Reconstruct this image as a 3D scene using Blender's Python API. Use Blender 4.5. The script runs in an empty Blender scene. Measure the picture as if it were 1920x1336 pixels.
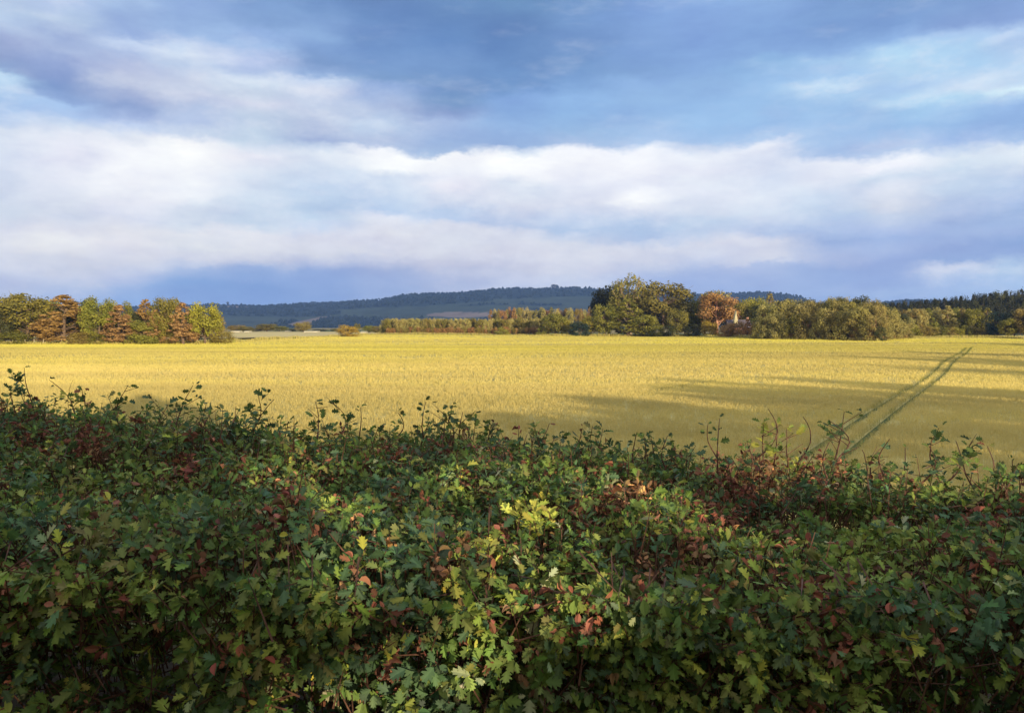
import bpy, math, random
import numpy as np

# ------------------------------------------------------------------ camera
SC = bpy.context.scene
COL = SC.collection
F = 1478.0                      # focal length in photo pixels (1920 wide)
EYE = 4.0
PITCH = math.atan((668 - 612) / F)
cam_d = bpy.data.cameras.new('camera'); cam = bpy.data.objects.new('camera', cam_d); COL.objects.link(cam)
cam.location = (0, 0, EYE); cam.rotation_euler = (math.radians(90) - PITCH, 0, 0)
cam_d.sensor_width = 36; cam_d.lens = 36 * F / 1920; cam_d.clip_start = .05; cam_d.clip_end = 30000
SC.camera = cam
cp, sp = math.cos(PITCH), math.sin(PITCH)

def ray(x, y):                  # photo pixel -> direction with dy = 1
    a = (x - 960) / F; b = (668 - y) / F
    dy = cp + b * sp; dz = -sp + b * cp
    return a / dy, 1.0, dz / dy
def at(x, y, Y):
    a, _, c = ray(x, y); return (a * Y, Y, EYE + c * Y)
def project(P):
    dx, dy, dz = P[:, 0], P[:, 1], P[:, 2] - EYE
    zc = dy * cp - dz * sp; yc = dy * sp + dz * cp
    zc = np.maximum(zc, 1e-3)
    return 960 + F * dx / zc, 668 - F * yc / zc

# ------------------------------------------------------------------ view, sun
SC.view_settings.view_transform = 'Standard'; SC.view_settings.look = 'None'
SC.view_settings.exposure = 0.5; SC.view_settings.gamma = 1
EXPO = 2 ** 0.5
SUN_AZ = math.radians(30)       # the sun is behind the camera, 30 degrees to the right
SUN_EL = math.radians(9)
SUN = np.array([math.sin(SUN_AZ) * math.cos(SUN_EL), -math.cos(SUN_AZ) * math.cos(SUN_EL), math.sin(SUN_EL)])
sd = bpy.data.lights.new('sun', 'SUN'); sd.energy = 5.0; sd.angle = math.radians(.5); sd.color = (1, .83, .57)
so = bpy.data.objects.new('sun', sd); COL.objects.link(so)
so.rotation_euler = (math.radians(90) - SUN_EL, 0, SUN_AZ)   # lamp -Z points away from the sun
so.location = (60, -110, 60)

# ------------------------------------------------------------------ sky
def lin(h):
    v = [int(h[i:i + 2], 16) / 255 for i in (0, 2, 4)]
    return [c / 12.92 if c <= .04045 else ((c + .055) / 1.055) ** 2.4 for c in v]
SKY = {
0:"0 b2c6e3 40 b9cde9 75 a4b2d8 110 8f9fca 130 8fa6d0 145 b0d3f0 170 c0d9f2 190 a5c4ea 210 b8d0f0 235 c4d6f0 250 dfe7f2 300 dde5f3 350 e0e6f1 400 d5ddea 430 e2e2ec 460 eae9ec 490 e4e3ea 510 d8dbe9 530 cdd0e3 560 c5cfe5",
120:"0 b7c9ea 30 b4c8e4 60 9dafd8 90 a9b9dd 115 93a5d3 145 8399cb 165 7f9acb 185 8fa9d8 195 a5c3ec 215 a6c0e9 240 cfdbee 260 eceef7 300 ecebf6 350 e7eaf4 400 dadfea 430 e8e5ea 450 f6f4f2 480 eeeae9 510 e2e2e9 535 c5cfe6 560 b0c3e6",
240:"0 a6c0e6 30 98b1dc 65 98b0de 80 c0d1ee 95 a9bce2 125 b9c2e0 155 c3cbe2 175 a6b3d7 200 8ea3d0 220 9db0da 240 bccded 262 e0e4f0 280 f6f6fb 320 fcfcfe 370 ecebf4 400 dcdfee 430 f0edee 455 f6f1f0 490 e8e6ea 515 c9d0e8 540 9fb8e2 560 94b3e3",
360:"0 8fabdc 35 93b0dd 60 9dbae4 75 bacdec 95 d3e0f2 120 c2d3ec 150 ccd4e8 175 c8cfe5 200 b9c9e6 230 b9c9e8 255 d0dcee 268 fefdfc 290 fdfdfd 330 f8f9fc 365 f4f6fb 385 dde5f0 410 d3dcea 430 f0eef0 460 eeeeee 485 dcdbe6 510 a9badf 535 85a7d9 560 86a5da",
480:"0 7fa0d2 40 82a2d2 60 92b0e0 80 a6c2ea 105 bfcdee 130 b0c2e6 155 d0dff0 180 c5d2e6 200 d3d7ea 225 c6d5e8 260 c3d5e8 280 dfe6f2 295 eceaf4 330 dce5f2 380 d2e1f0 415 cddcec 432 ecebf0 465 e6e5ea 490 d0d0e0 510 9aafdb 540 82a2d6 560 84a3d8",
600:"0 7396c8 40 7d9dd0 65 8aabda 90 7f9fd2 115 7c9aca 135 92add9 150 c5d4ee 170 dbe0f0 190 c3cfe8 220 c4cfe6 245 b8c4e0 262 a3b3d9 275 c0d0e8 290 e2e9f4 320 d5e0f0 360 cbdcf1 395 bed3ea 415 c8daee 425 c8d6ee 440 e2e1ec 470 e2e2e8 490 c5cae2 510 95abda 560 8ea9d9",
720:"0 6c8cbe 30 6a8cc2 60 7193c8 95 7498cc 125 7a9dd0 150 7b9ccb 165 8ea8d8 180 a2b8e0 210 b3c3e2 235 c0d3ec 260 b8c6e3 272 b5c5e4 280 fdfdff 310 feffff 330 d8e3f3 365 cfdef1 400 bdd2ee 410 e8ebf5 430 ecebef 450 dcdae6 470 e4e2ea 490 c6cae0 510 a9b7dc 560 9eb1da",
840:"0 6c8fc1 40 6689bd 80 698fc6 115 769acd 150 7498ca 190 7597c6 215 8a9fcd 235 a2b7df 260 98b1dc 285 a3bce0 293 fefefe 330 f2f4fb 350 fbf8fc 375 e7ebf5 395 c0d2ec 412 bccfec 422 e4e5ee 460 e2e2e8 490 d3d1e0 520 bcc3de 560 a9b8d8",
960:"0 6c92c0 40 6688bc 90 6488bf 130 6a8fc5 165 6c92c8 190 82a6dc 215 82a6da 240 8fb1e0 275 94afdb 290 dde6f4 300 fdfdfe 330 fbfbfe 350 dfe7f3 385 dee1ee 405 c5d0e8 420 bac9e6 432 dddfea 470 e0dee8 500 d6d6e4 530 cad0e6 560 b8c5e0",
1080:"0 7296c8 40 7498cc 80 7396ca 130 759acd 165 7da3d6 185 8cb3e4 215 8db5e4 250 9abde4 275 a6bfe4 288 f4f5fc 310 fdfdff 350 f0f2fb 380 e6e8f3 405 cdd8ee 425 b5cae8 440 ced8ec 450 e3e4ec 480 e4e2ea 510 e6e4ec 525 dcdfec 560 c2cde6",
1200:"0 80a4da 40 82a6dc 70 80a3d8 100 7b9ed4 130 7c9fd2 150 8aaee0 180 8fb4e2 210 90b6e4 235 9ec0e8 255 a9c7ec 270 b4cdee 285 f7f8fe 320 fbfbff 350 f3f4fc 378 ffffff 395 e6e9f4 415 c2d3ec 430 b4cae8 447 b6c8e6 460 e2e3ec 485 e3e2ea 505 cdd3e8 530 b3c3e6 560 a8bce2",
1320:"0 8aaee2 40 83a5dc 80 80a3da 120 86abde 150 8db2e0 200 94bbe8 240 96bce8 262 a3c2ea 275 c8d8f0 290 eef2fb 320 e6e8f5 340 e6ebf6 370 e8ebf7 400 dbe2f0 425 c5d6ec 445 c8d6ec 460 e4e3ec 485 cfd4ea 510 aebee4 530 a8bbe4 560 a6bce2",
1440:"0 88abde 60 80a4da 100 84a8dc 115 8ab3e0 150 95bce8 200 99c0ea 240 97bce8 262 b4cdee 272 eef0fa 290 e0e5f4 330 dae3f4 370 e4eaf6 400 d9e4f3 425 ccdaf0 445 b9c9e8 460 dfdfea 490 e0dfe9 500 b5c2e4 525 a8b9e0 560 9fb5e0",
1560:"0 7c9fd2 45 7a9dd2 75 80a4d8 100 8fb4e4 120 a6cbee 135 a4c6ec 150 a2c7ee 165 c4def5 180 a9cdef 210 9dc2ea 240 a3c5ec 270 9fbfe8 288 a5c0e8 305 f0f3fb 330 e8ebf6 360 d3e0f2 400 c0d3ec 430 b4c6e8 455 9bb0dc 470 a9b9e0 485 b4c0e2 505 9db2de 535 a8bee6 560 9db6e2",
1680:"0 7b9dd0 45 7c9fd4 70 8cb0e2 90 a9cff0 110 b6daf4 140 b0d2f0 165 a9caef 190 b4d7f2 210 9dc4ea 240 98bde8 265 b8c9ea 280 b9cdec 295 fafbff 310 f8f8ff 330 cddbee 350 dfe4f2 385 d9dde9 400 c9d6ea 430 b3c3e8 450 9fb5e2 470 a9bae2 490 9db0de 530 9eb2de 545 a8c0e6 560 9bb4e0",
1800:"0 7f9fd2 40 86a3d6 60 a6c4ec 90 a9cdee 120 aacff0 155 c9def4 170 cfdff3 185 b4d6f0 205 9fc5ec 235 92b6e4 260 a3bfea 280 ccdbf0 295 dde8f4 320 cfdff0 360 c2d2ea 395 b6c6e6 420 a0b4dd 440 a6bae2 470 97abda 490 99b0dc 508 e6e9f3 515 c8d8f0 530 b0c6ea 560 a6c0e6",
1920:"0 86a4d8 30 8aa6da 50 b8d2f2 100 b6d4f2 150 c2daf2 163 d8f0fa 175 b6d2ee 200 93b6e6 235 8eb0e0 260 a8c3ea 275 e4ecf6 300 dbe6f2 340 bdd0ec 370 b0c4e8 400 9fb8e0 440 a2b6e0 460 8faada 480 98aedc 500 c0d8ee 530 b4cdec 560 adc6ea"}
W = bpy.data.worlds.new('World'); SC.world = W; W.use_nodes = True
nt = W.node_tree; nt.nodes.clear()
def N(t, **k):
    n = nt.nodes.new(t)
    for a, b in k.items(): setattr(n, a, b)
    return n
def L(a, b): nt.links.new(a, b)
def M(op, a, b=None, c=None, clamp=False):
    n = N('ShaderNodeMath', operation=op, use_clamp=clamp)
    for i, v in enumerate((a, b, c)):
        if v is None: continue
        if isinstance(v, (int, float)): n.inputs[i].default_value = v
        else: L(v, n.inputs[i])
    return n.outputs[0]
def MR(v, a, b, c=0, d=1, it='SMOOTHSTEP'):
    n = N('ShaderNodeMapRange', interpolation_type=it); L(v, n.inputs[0])
    for i, q in enumerate((a, b, c, d)): n.inputs[i + 1].default_value = q
    return n.outputs[0]
def MIX(f, a, b, bt='MIX'):
    n = N('ShaderNodeMix', data_type='RGBA', blend_type=bt)
    if isinstance(f, (int, float)): n.inputs[0].default_value = f
    else: L(f, n.inputs[0])
    for s, v in ((6, a), (7, b)):
        if isinstance(v, (tuple, list)): n.inputs[s].default_value = tuple(v)
        else: L(v, n.inputs[s])
    return n.outputs[2]
tc = N('ShaderNodeTexCoord'); sx = N('ShaderNodeSeparateXYZ'); L(tc.outputs['Generated'], sx.inputs[0])
X, Y_, Z = sx.outputs
az = M('ARCTAN2', X, Y_)
hh = M('SQRT', M('ADD', M('MULTIPLY', X, X), M('MULTIPLY', Y_, Y_)))
v = M('DIVIDE', Z, M('MAXIMUM', hh, .001))
def noise(sa, sv, off, scale, det, rough):
    c = N('ShaderNodeCombineXYZ'); L(M('MULTIPLY', az, sa), c.inputs[0]); L(M('MULTIPLY', v, sv), c.inputs[1]); c.inputs[2].default_value = off
    n = N('ShaderNodeTexNoise'); n.inputs['Scale'].default_value = scale; n.inputs['Detail'].default_value = det; n.inputs['Roughness'].default_value = rough
    L(c.outputs[0], n.inputs['Vector']); return n
n1 = noise(1, 1.7, 3.1, 9, 8, .68); s1 = N('ShaderNodeSeparateColor'); L(n1.outputs['Color'], s1.inputs[0])
azw = M('ADD', az, M('MULTIPLY', M('SUBTRACT', s1.outputs[0], .5), .10))
vw = M('ADD', v, M('MULTIPLY', M('SUBTRACT', s1.outputs[1], .5), .052))
V0, V1 = -.03, .47
pos = MR(vw, V0, V1, 0, 1, 'LINEAR')
cols = sorted(SKY); acc = None; prev = None
for xc in cols:
    t = SKY[xc].split(); st = []
    for i in range(0, len(t), 2):
        d = ray(xc, int(t[i])); vv = d[2] / math.hypot(d[0], 1)
        st.append(((vv - V0) / (V1 - V0), lin(t[i + 1])))
    st.sort(key=lambda q: q[0])
    r = N('ShaderNodeValToRGB'); cr = r.color_ramp; cr.interpolation = 'LINEAR'
    while len(cr.elements) < len(st): cr.elements.new(.5)
    for e, (p, c) in zip(cr.elements, st): e.position = min(1, max(0, p))
    for e, (p, c) in zip(cr.elements, st): e.position = min(1, max(0, p)); e.color = (*c, 1)
    L(pos, r.inputs[0]); a = math.atan2(ray(xc, 300)[0], 1)
    acc = r.outputs[0] if acc is None else MIX(MR(azw, prev, a, 0, 1), acc, r.outputs[0])
    prev = a
n2 = noise(1, 2.6, 9.7, 12, 7, .6)
k2 = MR(n2.outputs[0], .25, .75, .91, 1.15, 'LINEAR')
kc = N('ShaderNodeCombineXYZ'); L(k2, kc.inputs[0]); L(k2, kc.inputs[1]); L(M('ADD', M('MULTIPLY', k2, .5), .5), kc.inputs[2])
cl = MIX(1.0, acc, kc.outputs[0], 'MULTIPLY')
n3 = noise(1, 3.0, 1.7, 7, 8, .62)
wisp = M('MULTIPLY', MR(n3.outputs[0], .54, .74), .17)
cl = MIX(wisp, cl, (.80, .86, .96, 1))
bw = N('ShaderNodeRGBToBW'); L(acc, bw.inputs[0]); lum = bw.outputs[0]
mk = M('MULTIPLY', MR(lum, .42, .70), MR(lum, 1.0, .80))
n5 = noise(1, 2.2, 5.3, 26, 9, .62); n6 = noise(1, 2.6, 7.9, 13, 9, .60)
cl = MIX(M('MULTIPLY', M('MULTIPLY', MR(n5.outputs[0], .42, .68), mk), .26), cl, (.97, .975, 1.0, 1))
cl = MIX(M('MULTIPLY', M('MULTIPLY', MR(n6.outputs[0], .56, .34), mk), .16), cl, (.36, .47, .70, 1))
mk2 = MR(lum, .42, .22)
cl = MIX(M('MULTIPLY', M('MULTIPLY', MR(n6.outputs[0], .40, .66), mk2), .20), cl, (.12, .22, .44, 1))
ct = N('ShaderNodeBrightContrast'); ct.inputs['Bright'].default_value = -.012; ct.inputs['Contrast'].default_value = .07; L(cl, ct.inputs[0]); cl = ct.outputs[0]
zen = MR(v, .5, 1.3); cl = MIX(zen, cl, (.92, 1.0, 1.12, 1))
rear = MR(Y_, .25, -.6); cl = MIX(M('MULTIPLY', rear, .75), cl, (1.25, 1.08, .88, 1))
hs_ = N('ShaderNodeHueSaturation'); hs_.inputs['Saturation'].default_value = .92; L(cl, hs_.inputs['Color']); cl = hs_.outputs[0]
sc10 = N('ShaderNodeVectorMath', operation='SCALE'); L(cl, sc10.inputs[0]); sc10.inputs['Scale'].default_value = 10 / EXPO
ns = N('ShaderNodeTexSky', sky_type='NISHITA', sun_disc=False, sun_elevation=SUN_EL, sun_rotation=math.pi - SUN_AZ, air_density=1, dust_density=1, ozone_density=1)
back = MR(Y_, .15, -.5)
fac = M('ADD', M('MULTIPLY', back, .30), .02)
fin = MIX(fac, sc10.outputs[0], ns.outputs[0])
bg = N('ShaderNodeBackground'); bg.inputs[1].default_value = .1; L(fin, bg.inputs[0])
wo = N('ShaderNodeOutputWorld'); L(bg.outputs[0], wo.inputs[0])

# ------------------------------------------------------------------ helpers
rng = np.random.default_rng(7)
R = random.Random(7)
def vnoise(P, s, seed=0):       # smooth value noise -1..1
    P = np.asarray(P, float) / s + seed * 17.37
    I = np.floor(P).astype(np.int64); f = P - I; f = f * f * (3 - 2 * f)
    out = np.zeros(len(P)); k = P.shape[1]
    pr = [73856093, 19349663, 83492791]
    for c in range(2 ** k):
        w = np.ones(len(P)); h = np.full(len(P), seed * 1013 + 7, np.int64)
        for d in range(k):
            b = (c >> d) & 1
            w = w * (f[:, d] if b else 1 - f[:, d]); h ^= (I[:, d] + b) * pr[d]
        h = (h ^ (h >> 13)) * 1274126177 & 0x7fffffff; h = (h ^ (h >> 11)) * 668265263 & 0x7fffffff
        out += w * (h / 0x7fffffff * 2 - 1)
    return out
def norm(a): return a / np.maximum(np.linalg.norm(a, axis=-1, keepdims=True), 1e-9)
def mesh_np(name, V, Fa, mats, col=None, midx=None, smooth=False):
    V = np.ascontiguousarray(V, np.float32)
    if not (isinstance(Fa, list) and isinstance(Fa[0], np.ndarray)): Fa = [np.asarray(Fa)]
    Fa = [np.asarray(f, np.int32) for f in Fa if len(f)]
    me = bpy.data.meshes.new(name)
    loops = np.concatenate([f.ravel() for f in Fa]); tot = np.concatenate([np.full(len(f), f.shape[1], np.int32) for f in Fa])
    st = np.concatenate([[0], np.cumsum(tot)[:-1]]).astype(np.int32)
    me.vertices.add(len(V)); me.vertices.foreach_set('co', V.ravel())
    me.loops.add(len(loops)); me.loops.foreach_set('vertex_index', loops)
    me.polygons.add(len(tot)); me.polygons.foreach_set('loop_start', st); me.polygons.foreach_set('loop_total', tot)
    if midx is not None: me.polygons.foreach_set('material_index', np.asarray(midx, np.int32))
    me.polygons.foreach_set('use_smooth', np.full(len(tot), smooth))
    me.update(calc_edges=True)
    if col is not None:
        a = me.color_attributes.new('col', 'FLOAT_COLOR', 'POINT')
        c = np.ones((len(V), 4), np.float32); c[:, :col.shape[1]] = col; a.data.foreach_set('color', c.ravel())
    for m in (mats if isinstance(mats, (list, tuple)) else [mats]): me.materials.append(m)
    return me
def link(name, me, parent=None, loc=None):
    o = bpy.data.objects.new(name, me); COL.objects.link(o)
    if parent is not None: o.parent = parent
    if loc is not None: o.location = loc
    return o
def tag(o, label=None, cat=None, group=None, kind=None):
    if label: o['label'] = label
    if cat: o['category'] = cat
    if group: o['group'] = group
    if kind: o['kind'] = kind
    return o
def empty(name, loc): 
    o = bpy.data.objects.new(name, None); COL.objects.link(o); o.location = loc; o.empty_display_size = .3; return o
def basis(D):
    D = norm(D); a = np.where(np.abs(D[:, 2:3]) > .9, np.array([[1., 0, 0]]), np.array([[0, 0, 1.]]))
    S = norm(np.cross(D, a)); return D, S, np.cross(D, S)
def tubes(A, B, ra, rb, n=4):   # many tapered sticks A->B
    A = np.asarray(A, float); B = np.asarray(B, float); m = len(A)
    ra = np.broadcast_to(ra, (m,)); rb = np.broadcast_to(rb, (m,))
    D, S, T = basis(B - A); V = np.zeros((m, 2 * n, 3))
    for i in range(n):
        t = 2 * math.pi * i / n; u = S * math.cos(t) + T * math.sin(t)
        V[:, i] = A + u * ra[:, None]; V[:, n + i] = B + u * rb[:, None]
    base = np.array([[i, (i + 1) % n, n + (i + 1) % n, n + i] for i in range(n)])
    Fq = (base[None] + (np.arange(m) * 2 * n)[:, None, None]).reshape(-1, 4)
    return V.reshape(-1, 3), Fq
def curved(P, r0, r1, n=5):     # one smooth tube through points
    P = np.asarray(P, float); m = len(P); D = norm(np.gradient(P, axis=0)); D, S, T = basis(D)
    rr = np.linspace(r0, r1, m); V = []
    for i in range(n):
        t = 2 * math.pi * i / n; V.append(P + (S * math.cos(t) + T * math.sin(t)) * rr[:, None])
    V = np.stack(V, 1).reshape(-1, 3)
    Fq = [[j * n + i, j * n + (i + 1) % n, (j + 1) * n + (i + 1) % n, (j + 1) * n + i] for j in range(m - 1) for i in range(n)]
    return V, np.array(Fq)
def joinp(parts):
    V = []; Fs = []; o = 0
    for v_, f_ in parts: V.append(v_); Fs.append(f_ + o); o += len(v_)
    return np.concatenate(V), np.concatenate(Fs)

# ------------------------------------------------------------------ materials
def new_mat(name):
    m = bpy.data.materials.new(name); m.use_nodes = True; m.node_tree.nodes.clear(); return m
def leaf_mat(name, A=None, B=None, trans=.25, rough=.5, spec=.3, objvar=.12, sat=1):
    """A,B: two leaf colours mixed by the per-leaf attribute; None: the attribute is the colour"""
    global nt
    m = new_mat(name); nt = m.node_tree
    at_ = N('ShaderNodeAttribute', attribute_name='col')
    if A is None: c = at_.outputs['Color']
    else: c = MIX(at_.outputs['Fac'], (*A, 1), (*B, 1))
    if objvar:
        oi = N('ShaderNodeObjectInfo'); hs = N('ShaderNodeHueSaturation')
        L(c, hs.inputs['Color']); L(MR(oi.outputs['Random'], 0, 1, 1 - objvar, 1 + objvar, 'LINEAR'), hs.inputs['Value'])
        L(MR(M('FRACT', M('MULTIPLY', oi.outputs['Random'], 7.3)), 0, 1, .5 - objvar * .10, .5 + objvar * .10, 'LINEAR'), hs.inputs['Hue'])
        c = hs.outputs[0]
    p = N('ShaderNodeBsdfPrincipled'); L(c, p.inputs['Base Color']); p.inputs['Roughness'].default_value = rough; p.inputs['Specular IOR Level'].default_value = spec
    t = N('ShaderNodeBsdfTranslucent'); L(c, t.inputs[0])
    x = N('ShaderNodeMixShader'); x.inputs[0].default_value = trans; L(p.outputs[0], x.inputs[1]); L(t.outputs[0], x.inputs[2])
    o = N('ShaderNodeOutputMaterial'); L(x.outputs[0], o.inputs[0]); return m
def plain_mat(name, A, B, scale=5, rough=.8, bump=.3, spec=.2, coords='Object', stretch=(1, 1, 1)):
    global nt
    m = new_mat(name); nt = m.node_tree
    t = N('ShaderNodeTexCoord'); mp = N('ShaderNodeMapping'); mp.inputs['Scale'].default_value = stretch; L(t.outputs[coords], mp.inputs[0])
    n = N('ShaderNodeTexNoise'); n.inputs['Scale'].default_value = scale; n.inputs['Detail'].default_value = 6; L(mp.outputs[0], n.inputs['Vector'])
    c = MIX(MR(n.outputs[0], .35, .65), (*A, 1), (*B, 1))
    p = N('ShaderNodeBsdfPrincipled'); L(c, p.inputs['Base Color']); p.inputs['Roughness'].default_value = rough; p.inputs['Specular IOR Level'].default_value = spec
    b = N('ShaderNodeBump'); b.inputs['Strength'].default_value = bump; L(n.outputs[0], b.inputs['Height']); L(b.outputs[0], p.inputs['Normal'])
    o = N('ShaderNodeOutputMaterial'); L(p.outputs[0], o.inputs[0]); return m
def vcol_mat(name, rough=.9, noise_amp=.25, scale=.02):
    global nt
    m = new_mat(name); nt = m.node_tree
    a = N('ShaderNodeAttribute', attribute_name='col'); t = N('ShaderNodeTexCoord')
    n = N('ShaderNodeTexNoise'); n.inputs['Scale'].default_value = scale; n.inputs['Detail'].default_value = 8; L(t.outputs['Object'], n.inputs['Vector'])
    k = MR(n.outputs[0], .3, .7, 1 - noise_amp, 1 + noise_amp, 'LINEAR'); cx = N('ShaderNodeCombineXYZ')
    for i in range(3): L(k, cx.inputs[i])
    c = MIX(1.0, a.outputs['Color'], cx.outputs[0], 'MULTIPLY')
    p = N('ShaderNodeBsdfPrincipled'); L(c, p.inputs['Base Color']); p.inputs['Roughness'].default_value = rough; p.inputs['Specular IOR Level'].default_value = .1
    o = N('ShaderNodeOutputMaterial'); L(p.outputs[0], o.inputs[0]); return m

M_BARK = plain_mat('bark', (.09, .06, .04), (.17, .12, .08), 3, .9, .5)
M_PINEBARK = plain_mat('pine_bark', (.30, .14, .08), (.42, .24, .15), 3, .9, .5)
M_PALEBARK = plain_mat('pale_bark', (.17, .13, .08), (.26, .20, .12), 3, .9, .5)
M_TWIG = plain_mat('twig_bark', (.06, .028, .02), (.14, .07, .045), 40, .7, .3)
M_POST = plain_mat('fence_wood', (.34, .29, .2), (.5, .44, .32), 4, .85, .3)
M_HEDGE = leaf_mat('hedge_leaf', None, None, .28, .55, .14, 0)

# ------------------------------------------------------------------ terrain
CROP_H = .26
def gz(x, y):
    """ground height: road verge at 2.3 m, falling to the field"""
    x = np.asarray(x, float); y = np.asarray(y, float)
    t = np.clip((y - 4.6) / 12, 0, 1); t = t * t * (3 - 2 * t)
    z = 2.3 * (1 - t) - CROP_H * t
    far = np.clip((y - 25) / 60, 0, 1)
    sh = x.shape; q = np.stack([np.broadcast_to(x, np.broadcast(x, y).shape).ravel(), np.broadcast_to(y, np.broadcast(x, y).shape).ravel()], 1)
    w = .30 * vnoise(q * [.35, 1], 26, 61) + .14 * vnoise(q * [.3, 1], 11, 62) + .16 * np.sin(q[:, 0] / 53 - q[:, 1] / 23)
    z = z + far * w.reshape(np.broadcast(x, y).shape)
    return z
ys = np.concatenate([[-300, -120, -60, -30, -15], np.arange(-8, 30, 1.0), np.arange(30, 420, 5.0), np.arange(430, 1000, 30), np.arange(1100, 5300, 200)])
us = np.linspace(-1, 1, 121)
gx = us[None] * (np.maximum(np.abs(ys), 25)[:, None] * 1.15 + 40); gy = np.repeat(ys[:, None], 121, 1)
gp = np.stack([gx, gy, gz(gx, gy)], -1).reshape(-1, 3)
ny, nx = gx.shape; ii = np.arange(ny * nx).reshape(ny, nx)
gf = np.stack([ii[:-1, :-1], ii[:-1, 1:], ii[1:, 1:], ii[1:, :-1]], -1).reshape(-1, 4)
gc = np.zeros((len(gp), 3)); gc[:] = (.10, .12, .035)
gc[(gp[:, 1] < 5) & (gp[:, 1] > .6)] = (.035, .026, .016)
infield = (gp[:, 1] > 12) & (gp[:, 1] < 360); gc[infield] = (.46, .39, .15)
fa = (gp[:, 1] > 700); gc[fa] = (.07, .10, .03)
nn = vnoise(gp[:, :2] * [1, .35], 160, 3); gc[(nn > .25) & (gp[:, 1] > 500)] = (.26, .21, .09)
tag(link('ground', mesh_np('ground', gp, gf, vcol_mat('ground_soil', .95, .3, .3), gc, smooth=True)), 'rough ground under and beyond the fields', 'ground', kind='structure')

# the road the photograph is taken from
rx = np.array([-120, 120.]); rv = np.array([[x, y, z] for (y, z) in ((-7.2, 2.306), (-1.4, 2.306)) for x in rx])
tag(link('road', mesh_np('road', rv, [[0, 1, 3, 2]], plain_mat('asphalt', (.04, .04, .042), (.065, .063, .06), 30, .9, .4))), 'narrow country road beside the hedge', 'road', kind='structure')

EDGE = [(-400, 185), (0, 193), (250, 197), (430, 204), (520, 250), (620, 320), (720, 372), (860, 366), (960, 350), (1300, 348), (1360, 310), (1420, 272), (1650, 238), (1700, 290), (1860, 295), (1930, 270), (2400, 240)]
eu = np.array([(x - 960) / F for x, _ in EDGE]); ey = np.array([y for _, y in EDGE], float)
def edge(x, y): return np.interp(x / np.maximum(y, 1), eu, ey)
# tramlines: two wheel tracks, from the lower right towards the far corner
TRA = [((at(1530, 826, 4 / -ray(1530, 826)[2])), at(1812, 653, 4 / -ray(1812, 653)[2])),
       ((at(1592, 832, 4 / -ray(1592, 832)[2])), at(1825, 650, 4 / -ray(1825, 650)[2]))]
TR2 = [((at(1235, 722, 4 / -ray(1235, 722)[2])), at(1340, 706, 4 / -ray(1340, 706)[2]))]
def track_dist(P, trs):
    d = np.full(len(P), 1e9)
    for a, b in trs:
        a = np.array(a[:2]); b = np.array(b[:2]); a0 = a - (b - a) * .15; ab = b - a0; t = np.clip(((P - a0) @ ab) / (ab @ ab), 0, 1)
        q = a0 + t[:, None] * ab; q = q + (np.sin(t * 19) * .07)[:, None] * np.array([1, 0]); d = np.minimum(d, np.linalg.norm(P - q, axis=1))
    return d

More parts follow.
